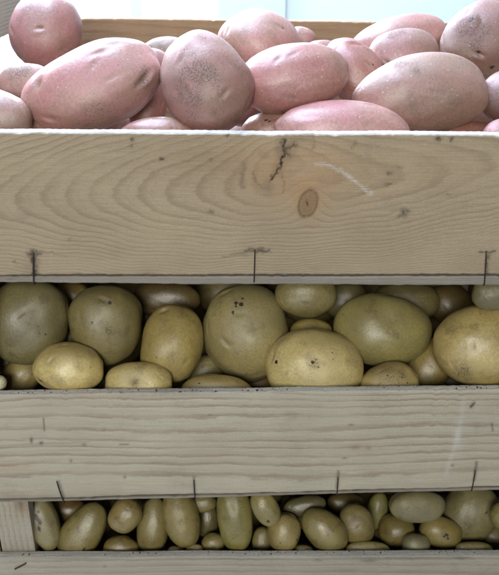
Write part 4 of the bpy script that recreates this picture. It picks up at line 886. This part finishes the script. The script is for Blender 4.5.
w = boxes('wall', [(.080, 3.0, 1.20, 1.30, .0302, 2.4), (-3.0, -1.30, 1.20, 1.30, .0302, 2.4), (-1.30, -.071, 1.201, 1.299, .0302, .30), (-1.30, -.071, 1.201, 1.299, 1.9, 2.4)], M_wall)
tag(w, kind='structure')
win = empty('window', (-.69, 1.2, .30), 'wide bright window behind the crates with a pale blue frame', 'window')
boxes('frame', [(-.0705, .0790, 1.185, 1.29, .031, 2.39), (-1.299, -1.24, 1.19, 1.28, .301, 1.899), (-1.2395, -.0710, 1.19, 1.28, .301, .36), (-1.2395, -.0710, 1.19, 1.28, 1.84, 1.899)], M_frame, win)
boxes('mullion', [(-.265, -.240, 1.20, 1.27, .361, 1.839), (-.75, -.72, 1.20, 1.27, .361, 1.839)], M_frame, win)
def glass():
    s = NT('window_glass')
    tr = s.n('ShaderNodeBsdfTransparent'); gl = s.n('ShaderNodeBsdfGlossy'); gl.inputs['Roughness'].default_value = .03
    fr = s.n('ShaderNodeFresnel'); fr.inputs[0].default_value = 1.45
    mx = s.n('ShaderNodeMixShader'); s.l(fr.outputs[0], mx.inputs[0]); s.l(tr.outputs[0], mx.inputs[1]); s.l(gl.outputs[0], mx.inputs[2])
    s.l(mx.outputs[0], s.out.inputs[0]); return s.m
mesh_obj('pane', [(-1.24, 1.235, .36), (-.07, 1.235, .36), (-.07, 1.235, 1.84), (-1.24, 1.235, 1.84)], [(0, 1, 2, 3)], glass(), win)
def daylight():
    s = NT('overcast_daylight'); co = s.coord()
    n = s.noise(co, .8, 3, .5)
    em = s.n('ShaderNodeEmission'); s.put(em.inputs[0], s.mix(s.ramp(n, .3, .7), (.86, .96, 1.0), (1, 1, 1))); em.inputs[1].default_value = 1.9
    s.l(em.outputs[0], s.out.inputs[0]); return s.m
sk = mesh_obj('sky', [(-5, 2.2, .031), (3, 2.2, .031), (3, 2.2, 4), (-5, 2.2, 4)], [(0, 1, 2, 3)], daylight())
tag(sk, kind='structure')

# ------------------------------------------------------------------ light
W = bpy.data.worlds.new('World'); sc.world = W; W.use_nodes = True
bg = W.node_tree.nodes['Background']; bg.inputs[0].default_value = (.74, .86, 1.0, 1); bg.inputs[1].default_value = .03
def area(name, loc, target, size, power, col):
    l = bpy.data.lights.new(name, 'AREA'); l.shape = 'RECTANGLE'; l.size, l.size_y = size; l.energy = power; l.color = col
    o = bpy.data.objects.new(name, l); COL.objects.link(o); o.location = loc
    o.rotation_euler = (Vector(target) - Vector(loc)).to_track_quat('-Z', 'Y').to_euler()
    return o
area('front_daylight', (-.22, -1.85, 1.22), (0, 0, .4), (.7, .5), 24.5, (1.0, .985, .92))
area('overhead_daylight', (-.35, .06, 1.9), (0, .1, .6), (1.0, .7), 42, (.63, .76, 1.0))
area('window_daylight', (-.45, 1.12, 1.40), (0, .1, .62), (1.3, .8), 118, (.66, .78, 1.0))
area('wall_wash', (.9, .35, 1.9), (.6, 1.2, .6), (1.0, .8), 6.5, (.92, .97, 1.0))  # added lamp that washes the background wall brighter, no source of its own


# ------------------------------------------------------------------ camera
cd = bpy.data.cameras.new('Camera'); cam = bpy.data.objects.new('Camera', cd); COL.objects.link(cam)
cam.location = (0, -DIST, ZC); cam.rotation_euler = (math.radians(90) - PITCH, 0, 0)
cd.sensor_fit = 'HORIZONTAL'; cd.sensor_width = 36; cd.lens = 36 * F / 499
cd.clip_start = .01; cd.clip_end = 200
cd.dof.use_dof = True; cd.dof.focus_distance = .66; cd.dof.aperture_fstop = 16
sc.camera = cam
sc.view_settings.view_transform = 'Standard'; sc.view_settings.look = 'None'
sc.view_settings.exposure = 0; sc.view_settings.gamma = 1
sc.render.engine = 'CYCLES'
try: sc.cycles.use_denoising = True
except Exception: pass
